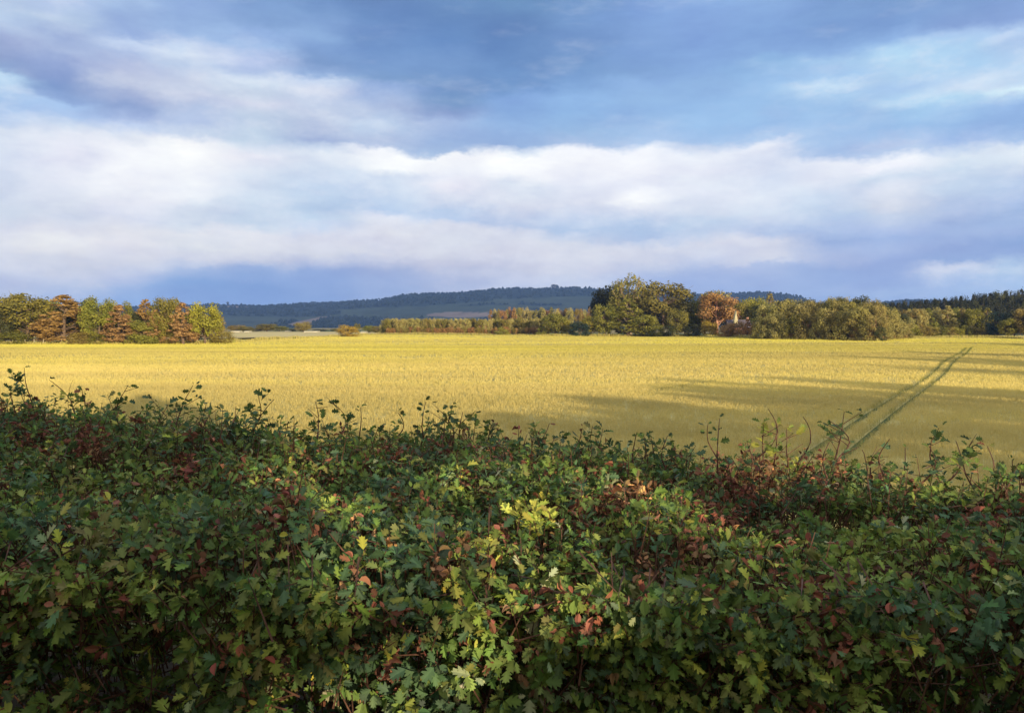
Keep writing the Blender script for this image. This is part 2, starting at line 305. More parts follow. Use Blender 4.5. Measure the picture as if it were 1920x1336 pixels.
# ------------------------------------------------------------------ standing corn
def build_crop():
    pts = []
    for y0, y1, dens, bw in ((13, 34, 34, .012), (34, 60, 20, .018), (60, 100, 9, .030), (100, 180, 3.4, .055), (180, 375, 1.1, .10)):
        hw = lambda y: .82 * y + 8
        area = (hw(y0) + hw(y1)) * (y1 - y0); n = int(area * dens)
        y = np.sqrt(rng.uniform(y0 ** 2, y1 ** 2, n)); x = rng.uniform(-1, 1, n) * hw(y)
        pts.append(np.stack([x, y, np.full(n, bw)], 1))
    P = np.concatenate(pts); P = P[P[:, 1] < edge(P[:, 0], P[:, 1])]
    td = track_dist(P[:, :2], TRA); keep = (td > .15)
    P = P[keep]; n = len(P); K = 6
    base = np.stack([P[:, 0], P[:, 1], gz(P[:, 0], P[:, 1])], 1)
    bw = np.repeat(P[:, 2], K); base = np.repeat(base, K, 0); m = n * K
    base[:, :2] += rng.normal(0, 1, (m, 2)) * (bw * 4)[:, None]
    a = rng.uniform(0, 2 * math.pi, m); la = rng.uniform(0, 2 * math.pi, m); lean = np.abs(rng.normal(0, .75, m)).clip(0, 1.35)
    hn = 1 + .08 * vnoise(base[:, :2] * [.5, 1], 4, 5) + .03 * rng.normal(0, 1, m)
    H = CROP_H * hn
    S = np.stack([np.cos(a), np.sin(a), np.zeros(m)], 1)
    top = base + np.stack([np.cos(la) * np.sin(lean), np.sin(la) * np.sin(lean), np.cos(lean)], 1) * H[:, None]
    mid = base * .35 + top * .65
    V = np.stack([base - S * bw[:, None] * .25, base + S * bw[:, None] * .25, mid + S * bw[:, None] * .5, top + S * bw[:, None] * .3, top - S * bw[:, None] * .3, mid - S * bw[:, None] * .5], 1)
    q = np.array([[0, 1, 2, 5], [5, 2, 3, 4]]); Fq = (q[None] + (np.arange(m) * 6)[:, None, None]).reshape(-1, 4)
    xy = base[:, :2]
    g = .5 + .5 * vnoise(xy * [.25, 1], 24, 11); g2 = .5 + .5 * vnoise(xy * [.12, 1], 8, 12); g3 = .5 + .5 * vnoise(xy * [.6, 1], 2.2, 13)
    far = np.clip((xy[:, 1] - 85) / 70, 0, 1)
    green = np.clip(.15 + .55 * far + .45 * (g - .5) + .35 * (g2 - .5) + .22 * (g3 - .5), 0, 1)[:, None]
    gold = np.array([.68, .555, .20]); gr = np.array([.56, .50, .09])
    c = gold * (1 - green) + gr * green
    c = c * (1 + .34 * (g2 - .5) + .26 * (g - .5) + .07 * vnoise(xy * [.07, 1], 3.2, 14) + .12 * vnoise(xy * [.4, 1], 45, 15) + .02 * rng.normal(0, 1, m))[:, None]
    # trodden greener weeds along the tracks
    w = np.exp(-(track_dist(xy, TRA) / .20) ** 2)[:, None]; c = c * (1 - .85 * w) + np.array([.11, .15, .03]) * .85 * w
    w = (np.exp(-(track_dist(xy, TR2) / .25) ** 2) * .5)[:, None]; c = c * (1 - w) + np.array([.2, .19, .06]) * w
    c = np.clip(c, .02, .85)
    C = np.repeat(c[:, None], 6, 1); C[:, :2] *= np.array([.93, .96, .85])
    o = link('wheat_crop', mesh_np('wheat_crop', V.reshape(-1, 3), Fq, leaf_mat('ripe_wheat', None, None, .5, .7, .15, 0), C.reshape(-1, 3)))
    tag(o, 'ripe golden corn crop filling the wide field behind the hedge', 'crop', kind='stuff')
build_crop()
def strip(name, label, a, b, w, mat, dz):
    a = np.array(a[:2]); b = np.array(b[:2]); a0 = a - (b - a) * .15; t = np.linspace(0, 1, 120); q = a0 + t[:, None] * (b - a0); q[:, 0] += np.sin(t * 19) * .07
    Vs = []
    for s in (-.5, .5): Vs.append(np.stack([q[:, 0] + s * w, q[:, 1], gz(q[:, 0] + s * w, q[:, 1]) + dz], 1))
    Vv = np.stack(Vs, 1).reshape(-1, 3); Fq = [[2 * i, 2 * i + 1, 2 * i + 3, 2 * i + 2] for i in range(119)]
    tag(link(name, mesh_np(name, Vv, Fq, mat)), label, 'track', kind='structure')
M_TR = plain_mat('track_weeds', (.06, .085, .02), (.11, .13, .03), 3, .9, .4)
strip('wheel_track', 'left tractor wheel track through the corn', *TRA[0], .26, M_TR, .02)
strip('wheel_track', 'right tractor wheel track through the corn', *TRA[1], .26, M_TR, .02)
# tufts of weeds in the tracks
# pale field beyond, left
def sheet(name, label, pts, mat, dz, kind='structure'):
    Vv = [(x, y, float(gz(x, y)) + dz) for x, y in pts]
    tag(link(name, mesh_np(name, np.array(Vv), [list(range(len(pts)))], mat)), label, 'field', kind=kind)
M_ST = plain_mat('stubble', (.42, .33, .15), (.58, .48, .2), .03, .9, .2, stretch=(.4, 1, 1))
sheet('stubble_field', 'pale stubble field beyond the golden corn at left', [(-190, 262), (-100, 262), (-78, 300), (-62, 400), (-40, 560), (-30, 640), (-330, 640), (-280, 400)], M_ST, .35)

# ------------------------------------------------------------------ hills
RIDGE = [(-900, 600), (-300, 590), (100, 582), (300, 574), (400, 570), (430, 571), (455, 571), (480, 573), (560, 569), (640, 567), (700, 564), (712, 564), (724, 561), (770, 552), (850, 549), (880, 548), (930, 541), (980, 540), (1002, 543), (1040, 540), (1080, 540), (1120, 541), (1200, 545), (1275, 546), (1300, 550), (1320, 554), (1370, 550), (1400, 549), (1420, 547), (1470, 551), (1500, 556), (1525, 567), (1600, 574), (1650, 569), (1700, 563), (1760, 563), (1850, 570), (2000, 585), (2900, 600)]
rxs = np.array([p[0] for p in RIDGE], float); rys = np.array([p[1] for p in RIDGE], float)
cx_ = np.arange(-900, 2901, 6.0); tt = np.concatenate([np.linspace(0, 1, 64), [1.03, 1.1, 1.3]])
Y0, Y1 = 2300.0, 4200.0
HP = np.zeros((len(tt), len(cx_), 3))
rz = np.array([at(x, np.interp(x, rxs, rys), Y1)[2] for x in cx_])
for i, t in enumerate(tt):
    Yt = Y0 + (Y1 - Y0) * t; Xt = (cx_ - 960) / F * Yt
    s = t * t * (3 - 2 * t) * .55 + .45 * t if t <= 1 else 1 - (t - 1) * 1.1
    b = .5 * (vnoise(np.stack([Xt, np.full_like(Xt, Yt * 1.3)], 1), 420, 21)) + .25 * vnoise(np.stack([Xt, np.full_like(Xt, Yt)], 1), 170, 22)
    wgt = max(0, math.sin(math.pi * min(t, 1))) * 34
    HP[i] = np.stack([Xt, np.full_like(Xt, Yt), rz * s - 1.0 + b * wgt], 1)
hp = HP.reshape(-1, 3); px_, py_ = project(hp)
hc = np.zeros((len(hp), 3)); FOR = np.array([.010, .020, .018]); GRN = np.array([.030, .045, .028]); PAL = np.array([.15, .12, .10]);  # cloud shade on the hills is put into the dark forest and field colours
nz = vnoise(hp[:, :2] * [.5, 1], 210, 31) + .5 * vnoise(hp[:, :2], 80, 32)
yr = np.interp(px_, rxs, rys)
forest = nz > -.25
forest |= (py_ < yr + 16)
forest &= ~((py_ > yr + 20) & (nz < .1))
def ell(cx0, cy0, a, b, rot=0):
    dx, dy = px_ - cx0, (py_ - cy0); c, s = math.cos(rot), math.sin(rot)
    return ((dx * c + dy * s) / a) ** 2 + ((-dx * s + dy * c) / b) ** 2 < 1
hc[:] = GRN
lit_f = ell(680, 581, 75, 5, -.05) | ell(760, 590, 60, 4) | ell(450, 596, 40, 4) | ell(850, 572, 110, 2.4, -.05)
forest[ell(685, 583, 80, 6.0, -.05)] = False; forest[ell(820, 574, 90, 2.2, -.08)] = False
forest[ell(430, 575, 34, 1.4)] = False; forest[ell(1080, 588, 90, 4)] = False; forest[ell(1480, 568, 60, 3)] = False
forest[ell(650, 601, 52, 9)] = True; forest[ell(520, 586, 120, 8)] = True
pal = ell(580, 602, 45, 4, -.2) | ell(870, 590, 70, 5) | ell(430, 575, 34, 1.4)  # middle ellipse paints pale mist into the hill colour, the others are fields
forest[pal & ~ell(650, 601, 52, 9)] = False
hc[pal] = PAL; hc[forest] = FOR
nyh, nxh = HP.shape[:2]; ii = np.arange(nyh * nxh).reshape(nyh, nxh)
hf = np.stack([ii[:-1, :-1], ii[:-1, 1:], ii[1:, 1:], ii[1:, :-1]], -1).reshape(-1, 4)
tag(link('hills', mesh_np('hills', hp, hf, vcol_mat('hill_land', .95, .3, .01), hc, smooth=True)), 'long wooded ridge on the horizon', 'hills', kind='structure')

ico = np.array([(0, 0, 1), (.9, 0, .3), (.28, .85, .3), (-.73, .53, .3), (-.73, -.53, .3), (.28, -.85, .3), (.8, .5, -.4), (-.3, .9, -.4), (-.95, 0, -.4), (-.3, -.9, -.4), (.8, -.5, -.4)])
icf = np.array([(0, 1, 2), (0, 2, 3), (0, 3, 4), (0, 4, 5), (0, 5, 1), (1, 6, 2), (2, 7, 3), (3, 8, 4), (4, 9, 5), (5, 10, 1), (2, 6, 7), (3, 7, 8), (4, 8, 9), (5, 9, 10), (1, 10, 6)])
fi = np.where(forest & (px_ > -250) & (px_ < 2200) & (hp[:, 1] <= Y1 + 5))[0]
sel = rng.choice(fi, 9000); rr = rng.uniform(4, 8, len(sel)); rr[hp[sel][:, 1] > Y1 - 60] *= .55; ctr = hp[sel] + rng.normal(0, 9, (len(sel), 3)) * [1, 2.2, 0]; ctr[:, 2] += rr * .5
ctr2 = []; r2 = []
for x in np.concatenate([np.arange(768, 900, 6.5), np.arange(560, 700, 9), np.arange(1290, 1320, 6), np.arange(1410, 1450, 7)]):   # ragged tree line on the skyline
    q = at(x + R.uniform(-2, 2), np.interp(x, rxs, rys) - R.uniform(-1.5, 1.2), Y1 - 8); ctr2.append(q); r2.append(R.uniform(5, 8))
ctr = np.concatenate([ctr, ctr2]); rr = np.concatenate([rr, r2]); m = len(ctr)
wv = (ctr[:, None] + ico[None] * rng.uniform(.75, 1.25, (m, 11, 1)) * (rr[:, None] * np.array([1, 1, 1.0]))[:, None]).reshape(-1, 3)
wf = (icf[None] + (np.arange(m) * 11)[:, None, None]).reshape(-1, 3)
wc = np.repeat(rng.uniform(0, 1, m), 11)[:, None] * np.ones(3)
tag(link('woodland', mesh_np('woodland', wv, wf, leaf_mat('far_wood', (.006, .013, .014), (.014, .022, .018), .1, .9, .1, 0), wc)), 'woodland covering the distant hillside, cloud shade and haze put into its colour', 'woodland', kind='stuff')  # wood colour darkened and blued to carry cloud shade and haze

# ------------------------------------------------------------------ trees
def crown_clumps(kind, H, Wd, r, loc):
    cs = []; g = np.random.default_rng(loc)
    if kind in ('broad', 'bare', 'pine'):
        n = {'broad': 58, 'bare': 34, 'pine': 30}[kind]; lo = {'broad': .16, 'bare': .34, 'pine': .32}[kind]
        for i in range(n):
            a = g.uniform(0, 2 * math.pi); u = g.uniform(-1, 1); rad = g.uniform(.35, 1) ** .5
            z = H * (lo + (1 - lo) * (.5 + .5 * u * rad)); rr = math.sqrt(max(0, 1 - (u * rad) ** 2)) * rad * Wd / 2 * .84
            if kind == 'pine': rr *= .9
            cs.append((rr * math.cos(a), rr * math.sin(a), z * .93, r * g.uniform(.6, 1.25)))
    elif kind == 'cone':
        for i in range(95):
            t = g.uniform(0, 1) ** 1.15; a = g.uniform(0, 2 * math.pi); R0 = Wd / 2 * (1 - t) ** .62 * (.9 if t > .12 else .65)
            rad = R0 * g.uniform(.4, 1) ** .5; cs.append((rad * math.cos(a), rad * math.sin(a), H * (.10 + .86 * t), r * (1.05 - .5 * t) * g.uniform(.6, 1.2)))
    elif kind == 'bush':
        for i in range(34):
            a = g.uniform(0, 2 * math.pi); u = g.uniform(-.25, 1); rad = g.uniform(.3, 1) ** .5
            rr = math.sqrt(max(0, 1 - (u * rad) ** 2)) * rad * Wd / 2 * .84
            cs.append((rr * math.cos(a), rr * math.sin(a), H * (.12 + .78 * max(0, u * rad)) , r * g.uniform(.6, 1.2)))
    return np.array(cs)
def tree_data(kind, H, Wd, nleaf, ls, seed, cut=None):
    g = np.random.default_rng(seed); r = min(Wd, H) * {'broad': .145, 'bare': .13, 'pine': .16, 'cone': .105, 'bush': .17}[kind]
    cs = crown_clumps(kind, H, Wd, r, seed)
    w = cs[:, 3] ** 2; ci = g.choice(len(cs), nleaf, p=w / w.sum()); d = norm(g.normal(0, 1, (nleaf, 3)))
    flat = {'pine': .8, 'broad': .8}.get(kind, .85)
    P = cs[ci, :3] + d * (cs[ci, 3] * g.uniform(.25, 1.25, nleaf) ** .6)[:, None] * [1.1, 1.1, flat]
    stray = g.random(nleaf) < .06; P[stray] += g.normal(0, .25 * r, (stray.sum(), 3))
    P[:, 2] = np.maximum(P[:, 2], .15)
    if cut is not None: k = cut(P); P, d, ci = P[k], d[k], ci[k]; nleaf = len(P)
    nrm = norm(d * 1.0 + g.normal(0, .38, (nleaf, 3)) + [0, 0, .15]); _, S, T = basis(nrm)
    th = g.uniform(0, 6.28, nleaf)[:, None]; A = S * np.cos(th) + T * np.sin(th); B = T * np.cos(th) - S * np.sin(th)
    s = (ls * g.uniform(.6, 1.35, nleaf))[:, None]
    V = np.stack([P - A * s, P - B * s * .55 + nrm * s * .12, P + A * s * .9, P + B * s * .6 - nrm * s * .1], 1)
    Fq = np.arange(nleaf * 4).reshape(-1, 4)
    cv = g.uniform(0, 1, len(cs))[ci] * .6 + g.uniform(0, .4, nleaf)
    C = np.repeat(cv, 4)[:, None] * np.ones(3)
    parts = []; tr = H * (.022 if kind != 'bare' else .03) + .04
    lean = g.uniform(-.03, .03, 2) * H; tt_ = np.linspace(0, 1, 7)
    TH = {'bush': .5, 'broad': .75, 'bare': .42, 'cone': .8, 'pine': .8}.get(kind, .95) * H
    path = np.stack([lean[0] * tt_ ** 2, lean[1] * tt_ ** 2, TH * tt_], 1) + g.normal(0, .006 * H, (7, 3)) * [1, 1, 0]; path[0, :2] = 0; path[0, 2] = -.3
    parts.append(curved(path, tr, tr * .25, 7))
    order = g.permutation(len(cs))[:26 if kind != 'bush' else 10]
    for j in order:
        c = cs[j, :3]; zt = max(.12 * H, min(TH * .95, c[2] - .12 * H - .3 * math.hypot(c[0], c[1]))); k = zt / TH
        st = np.array([np.interp(k, tt_, path[:, 0]), np.interp(k, tt_, path[:, 1]), zt])
        md = (st + c) / 2 + [0, 0, -.03 * H]
        parts.append(curved([st, md, c], tr * (.38 if kind != 'bare' else .75), tr * .1, 4))
        if kind in ('bare', 'broad'):
            for q in range(4 if kind == 'bare' else 1):
                e = c + g.normal(0, 1, 3) * r * .55 + [0, 0, r * .5]; parts.append(curved([md * .3 + c * .7, e], tr * (.16 if kind != 'bare' else .3), tr * .05, 3))
    tv, tf = joinp(parts)
    return (V.reshape(-1, 3), Fq, C), (tv, tf)

PRO = {}
def proto(kind, i):
    k = (kind, i)
    if k not in PRO:
        Wd = {'broad': 8.5, 'bare': 8, 'pine': 7, 'cone': 5.5, 'bush': 9}[kind]
        nl = {'broad': 5200, 'bare': 3600, 'pine': 3800, 'cone': 4200, 'bush': 4200}[kind]
        ls = {'broad': .22, 'bare': .17, 'pine': .20, 'cone': .18, 'bush': .24}[kind]
        cr, tr = tree_data(kind, 10, Wd, nl, ls, 100 + 17 * i + len(kind))
        # measured crown width so that scale follows the picture
        w = np.percentile(cr[0][:, 0], 98.5) - np.percentile(cr[0][:, 0], 1.5); top = np.percentile(cr[0][:, 2], 99.7)
        PRO[k] = (mesh_np(kind + '_crown', cr[0], cr[1], FM['olive'], cr[2]), mesh_np(kind + '_trunk', tr[0], tr[1], M_BARK, smooth=True), w, top)
    return PRO[k]
FM = {}
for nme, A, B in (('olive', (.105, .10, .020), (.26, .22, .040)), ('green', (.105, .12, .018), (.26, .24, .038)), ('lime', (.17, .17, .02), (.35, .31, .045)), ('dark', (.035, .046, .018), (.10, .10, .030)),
                  ('brown', (.21, .115, .036), (.40, .235, .08)), ('rust', (.21, .125, .045), (.40, .255, .10)), ('pine', (.13, .125, .036), (.38, .32, .09)), ('pinepale', (.20, .185, .055), (.46, .39, .13)), ('deep', (.016, .022, .008), (.050, .052, .018)),
                  ('mix', (.17, .125, .03), (.31, .25, .06)), ('ochre', (.26, .18, .03), (.44, .30, .05)), ('bluegreen', (.02, .04, .028), (.045, .07, .045))):
    FM[nme] = leaf_mat('foliage_' + nme, A, B, .22, .65, .2, .10)
tcount = [0]
def tree(name, kind, var, px, top, width, Yd, mat, label, cat='tree', group=None, bark=None, zb=None, parts=True):
    """px,top,width in photo pixels, Yd = distance"""
    cm, tm, w, tp = proto(kind, var)
    x, y, zt = at(px, top, Yd); z0 = float(gz(x, y)) if zb is None else zb
    H = (zt - z0) / tp; sw = width / F * Yd / w; rot = R.uniform(0, 6.28)
    e = empty(name, (x, y, z0)); tag(e, label, cat, group)
    c = link('crown', cm, e); t = link('trunk', tm, e)
    for o in (c, t): o.scale = (sw, sw, H); o.rotation_euler = (0, 0, rot); o.material_slots[0].link = 'OBJECT'
    c.material_slots[0].material = FM[mat]; t.material_slots[0].material = bark or M_BARK
    tcount[0] += 1
    return e

# --- left wood
LW = [
 ('broadleaf_tree', 'broad', 0, -40, 556, 80, 205, 'olive', 'olive tree at the far left, cut by the picture edge'),
 ('broadleaf_tree', 'broad', 1, 0, 566, 44, 198, 'dark', 'dark green tree left of the big olive domed tree'),
 ('broadleaf_tree', 'broad', 2, 50, 551, 92, 203, 'olive', 'largest olive green domed tree at the left end of the wood'),
 ('broadleaf_tree', 'broad', 3, 92, 560, 46, 212, 'green', 'green tree between the domed tree and the wide russet tree'),
 ('larch_tree', 'cone', 0, 118, 554, 92, 198, 'brown', 'widest russet brown conifer in the left wood'),
 ('pine_tree', 'broad', 4, 150, 562, 50, 206, 'dark', 'dark pine right behind the wide russet conifer'),
 ('birch_tree', 'broad', 5, 184, 558, 58, 198, 'green', 'yellow green tree right of the wide russet conifer'),
 ('birch_tree', 'broad', 0, 206, 565, 30, 207, 'lime', 'narrow pale green tree behind the second russet tree'),
 ('larch_tree', 'cone', 1, 222, 572, 58, 197, 'rust', 'low rust brown conifer with pale stem in the left wood'),
 ('pine_tree', 'pine', 1, 232, 566, 34, 204, 'green', 'green topped pine behind the low rust conifer'),
 ('pine_tree', 'pine', 2, 254, 582, 30, 206, 'dark', 'small dark pine in the gap right of the low rust conifer'),
 ('larch_tree', 'cone', 2, 272, 562, 50, 205, 'brown', 'brown conifer behind the low green bush'),
 ('hazel_bush', 'bush', 0, 264, 600, 54, 196, 'green', 'low green bush between two russet conifers'),
 ('larch_tree', 'cone', 3, 292, 580, 34, 198, 'rust', 'slender rust conifer left of the dark olive tree'),
 ('alder_tree', 'broad', 3, 310, 558, 50, 199, 'olive', 'tall dark olive tree between rust conifers'),
 ('larch_tree', 'cone', 0, 342, 568, 48, 197, 'rust', 'rust orange conifer left of the yellow green end tree'),
 ('alder_tree', 'broad', 1, 383, 567, 54, 199, 'lime', 'yellow green tree with leaning trunk at the right end of the wood'),
 ('hawthorn_bush', 'bush', 1, 416, 612, 42, 202, 'mix', 'brownish low bush at the right foot of the left wood'),
 ('hawthorn_bush', 'bush', 2, 20, 622, 70, 195, 'green', 'low green bush under the big olive domed tree'),
 ('hawthorn_bush', 'bush', 3, 150, 622, 46, 196, 'mix', 'low brownish bush under the wide russet conifer'),
 ('hawthorn_bush', 'bush', 0, 328, 622, 40, 199, 'mix', 'low brown bush under the dark olive tree'),
 ('hawthorn_bush', 'bush', 3, 182, 624, 40, 196, 'green', 'low green bush at the foot of the yellow green tree'),
]
for a in LW:
    tree(*a, group=None, cat='tree' if 'bush' not in a[0] else 'bush')
for i, px in enumerate(np.arange(8, 400, 26)):
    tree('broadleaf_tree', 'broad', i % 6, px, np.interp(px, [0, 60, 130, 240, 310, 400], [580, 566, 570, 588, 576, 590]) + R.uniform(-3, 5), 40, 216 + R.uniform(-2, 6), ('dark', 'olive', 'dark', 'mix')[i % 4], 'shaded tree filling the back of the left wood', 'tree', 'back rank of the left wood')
for i, px in enumerate((1135, 1160, 1192, 1215, 1262, 1285, 1300, 1322, 1368, 1392)):
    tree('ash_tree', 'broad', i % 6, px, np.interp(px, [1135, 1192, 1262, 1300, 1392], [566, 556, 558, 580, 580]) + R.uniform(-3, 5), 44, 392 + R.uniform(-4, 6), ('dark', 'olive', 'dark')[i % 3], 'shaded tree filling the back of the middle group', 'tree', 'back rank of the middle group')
for px, top, wd in ((-110, 560, 80), (-160, 556, 70), (-220, 562, 80)):
    tree('broadleaf_tree', 'broad', R.randint(0, 5), px, top, wd, 200, 'olive', 'olive tree of the left wood beyond the picture edge', 'tree', 'left wood trees beyond the picture')
# --- far trees between the wood and the plantation
FT = [(447, 609, 34, 620, 'mix', 'round brownish tree just right of the left wood'), (462, 612, 26, 610, 'olive', 'small olive tree next to the round brownish far tree'), (480, 615, 24, 640, 'dark', 'low dark far tree before the hillside field'),
      (500, 607, 36, 640, 'olive', 'wide olive tree in the middle of the far tree line'), (524, 611, 30, 640, 'green', 'green far tree right of the wide olive one'), (545, 616, 22, 660, 'dark', 'tiny dark tree in the far tree line'),
      (568, 603, 32, 600, 'mix', 'tallest brownish far tree standing alone'), (600, 617, 26, 650, 'dark', 'low dark tree left of the lone field bush'), (692, 610, 24, 500, 'green', 'green tree just left of the plantation'), (708, 611, 22, 480, 'olive', 'small olive tree touching the plantation corner'), (630, 616, 22, 650, 'olive', 'small far tree behind the white shed'), (670, 606, 12, 520, 'olive', 'thin pointed tree behind the lone field bush')]
for i, (px, top, wd, Yd, mt, lb) in enumerate(FT): tree('distant_tree', 'broad', i % 6, px, top, wd, Yd, mt, lb)
tree('field_bush', 'bush', 2, 652, 609, 38, 330, 'ochre', 'lone round yellow green bush on the far field edge', 'bush')
# --- plantation rows
g0 = 'plantation conifers in the far row'
for i, px in enumerate(np.arange(722, 1030, 5.2)):
    Yd = 385 + R.uniform(-3, 8)
    tree('plantation_conifer', 'broad' if i % 3 else 'bush', i % 4, px + R.uniform(-1.5, 1.5), 597.5 + R.uniform(-1.0, 1.3), R.uniform(14, 19), Yd, ('pinepale', 'pinepale', 'pinepale', 'olive')[R.randint(0, 3)], 'pale green conifer in the long even plantation row', 'tree', g0, bark=M_PINEBARK)
for i, px in enumerate(np.arange(726, 1030, 6.4)):
    tree('plantation_conifer', 'broad', i % 4, px + R.uniform(-2, 2), 614 + R.uniform(-2, 3), R.uniform(7, 11), 379, ('brown', 'mix', 'brown')[R.randint(0, 2)], 'brown lower conifer in front of the long plantation row', 'tree', 'brown conifers along the plantation front')
for i, px in enumerate(np.arange(922, 1112, 7)):
    tree('plantation_conifer', 'broad' if i % 2 else 'cone', i % 4, px + R.uniform(-2, 2), 579 + R.uniform(-3, 3) + (3 if px < 940 else 0), R.uniform(13, 18), 520 + R.uniform(-8, 8), ('brown', 'pine', 'mix', 'pinepale')[R.randint(0, 3)], 'conifer in the higher plantation row behind the even row', 'tree', 'higher plantation behind the even row')
# --- centre group
CG = [
 ('willow_bush', 'bush', 1, 942, 613, 26, 372, 'lime', 'small yellow bush in front of the plantation', 'bush'),
 ('willow_bush', 'bush', 0, 1018, 612, 24, 366, 'lime', 'yellow green bush left of the mid green tree', 'bush'),
 ('ash_tree', 'broad', 2, 1042, 588, 44, 362, 'green', 'mid green tree at the right end of the plantation', 'tree'),
 ('willow_bush', 'bush', 3, 1066, 600, 26, 360, 'lime', 'yellow green bush left of the dark round bush', 'bush'),
 ('holly_bush', 'bush', 2, 1087, 602, 38, 352, 'bluegreen', 'dark round blue green bush at the field edge', 'bush'),
 ('willow_tree', 'broad', 4, 1108, 592, 36, 356, 'lime', 'yellow green tree just right of the dark round bush', 'tree'),
 ('yew_tree', 'broad', 1, 1142, 536, 66, 385, 'deep', 'blackish tree left of the tall bare limbed tree', 'tree'),
 ('yew_tree', 'broad', 3, 1124, 560, 34, 384, 'deep', 'lower blackish tree left of the tall black one', 'tree'),
 ('willow_tree', 'broad', 0, 1134, 570, 46, 352, 'green', 'green tree in front of the blackish trees', 'tree'),
 ('beech_tree', 'bare', 1, 1183, 512, 84, 370, 'olive', 'tallest tree with bare pale limbs showing in its crown', 'tree'),
 ('willow_tree', 'cone', 3, 1178, 560, 64, 350, 'green', 'pointed light green tree in front of the tallest tree', 'tree'),
 ('willow_tree', 'broad', 2, 1206, 590, 50, 346, 'green', 'round green tree below the big spreading tree', 'tree'),
 ('lime_tree', 'broad', 5, 1243, 529, 100, 368, 'olive', 'big spreading olive gold tree right of the tallest tree', 'tree'),
 ('willow_bush', 'bush', 1, 1228, 600, 32, 343, 'green', 'bright green rounded bush under the big spreading tree', 'bush'),
 ('willow_bush', 'bush', 0, 1250, 610, 30, 344, 'dark', 'dark green bush under the big spreading tree', 'bush'),
 ('willow_tree', 'broad', 0, 1270, 578, 36, 350, 'olive', 'olive tree at the right foot of the big spreading tree', 'tree'),
 ('willow_bush', 'bush', 3, 1300, 608, 34, 345, 'dark', 'dark green bush left of the red barked pine', 'bush'),
 ('ash_tree', 'broad', 1, 1308, 557, 32, 362, 'green', 'light green tree between the big tree and the red pine', 'tree'),
 ('scots_pine', 'pine', 0, 1345, 549, 62, 346, 'brown', 'rust crowned pine with bare pinkish trunk', 'tree'),
 ('scots_pine', 'pine', 3, 1340, 545, 58, 354, 'pine', 'green pine behind the rust crowned pine', 'tree'),
 ('willow_bush', 'bush', 2, 1330, 600, 30, 342, 'ochre', 'yellow bush left of the pinkish pine trunk', 'bush'),
 ('scots_pine', 'pine', 2, 1384, 562, 36, 366, 'olive', 'olive tree between the rust pine and the feathery trees', 'tree'),
 ('poplar_tree', 'broad', 3, 1412, 558, 46, 372, 'lime', 'feathery yellow tree left of the pointed one', 'tree'),
 ('poplar_tree', 'cone', 2, 1444, 551, 34, 374, 'mix', 'pointed feathery tree rising above the pines', 'tree'),
 ('poplar_tree', 'broad', 4, 1432, 568, 56, 362, 'green', 'wide green tree below the pointed feathery tree', 'tree'),
 ('holly_bush', 'bush', 1, 1420, 588, 34, 330, 'dark', 'dark bush behind the russet shrubs by the house', 'bush'),
 ('russet_shrub', 'bush', 0, 1382, 602, 46, 300, 'rust', 'red brown shrub in front of the house', 'bush'),
 ('russet_shrub', 'bush', 2, 1364, 606, 30, 306, 'brown', 'brown shrub just right of the pinkish pine trunk', 'bush'),
 ('russet_shrub', 'bush', 1, 1396, 606, 30, 303, 'rust', 'second red brown shrub in front of the house roof', 'bush'),
 ('russet_shrub', 'cone', 1, 1402, 598, 18, 292, 'brown', 'upright orange brown shrub right of the house', 'bush'),
 ('russet_shrub', 'cone', 0, 1414, 603, 15, 288, 'brown', 'smaller upright orange brown shrub beside the pines', 'bush'),
 ('willow_bush', 'bush', 3, 1432, 610, 34, 282, 'green', 'green bush at the left foot of the right hand pines', 'bush'),
]
for a in CG:
    tree(*a[:9], cat=a[9], bark=M_PALEBARK if a[0] == 'beech_tree' else (M_PINEBARK if a[0] == 'scots_pine' else None))
# --- right hand pines (front clump)
pg = 'pines of the clump at the right of the field'
ppos = []
for row, (Yoff, t0, n) in enumerate(((16, -9, 15), (8, -2, 16), (0, 12, 17))):
    for i in range(n):
        px = 1428 + (1700 - 1428) * (i + R.uniform(.15, .85)) / n
        tb = np.interp(px, [1430, 1480, 1530, 1600, 1640, 1670, 1700], [578, 572, 570, 566, 573, 584, 600]) + t0 * (1 if px < 1620 else 1.2)
        Ye = float(np.interp((px - 960) / F, eu, ey)) + 2 + Yoff
        ppos.append((px, tb + R.uniform(-5, 6), R.uniform(28, 38) if row < 2 else R.uniform(30, 44), Ye, row))
WHERE = ['back', 'middle', 'front']
for i, (px, tp_, wd, Yd, row) in enumerate(ppos):
    tree('scots_pine', ('bush', 'broad', 'bush')[R.randint(0, 2)] if row == 2 else ('pine', 'broad')[i % 2], i % 4, px, tp_, wd, Yd, ('pine', 'pinepale', 'pine', 'olive')[R.randint(0, 3)] if row else ('dark', 'pine')[i % 2],
         'pine in the %s rank of the dense clump right of the field' % WHERE[row], 'tree', '%s rank of the right hand pines' % WHERE[row], bark=M_PINEBARK)
# brown dead lower pine branches: low russet growth along the clump edge
for i, px in enumerate(np.arange(1440, 1700, 15)):
    Ye = float(np.interp((px - 960) / F, eu, ey)) + 1.5
    tree('low_pine', 'bush', i % 4, px + R.uniform(-4, 4), 610 + R.uniform(-5, 5), R.uniform(16, 24), Ye, ('mix', 'brown', 'pine', 'dark')[R.randint(0, 3)], 'low brownish pine branches at the edge of the right hand clump', 'tree', 'low pines along the clump edge')
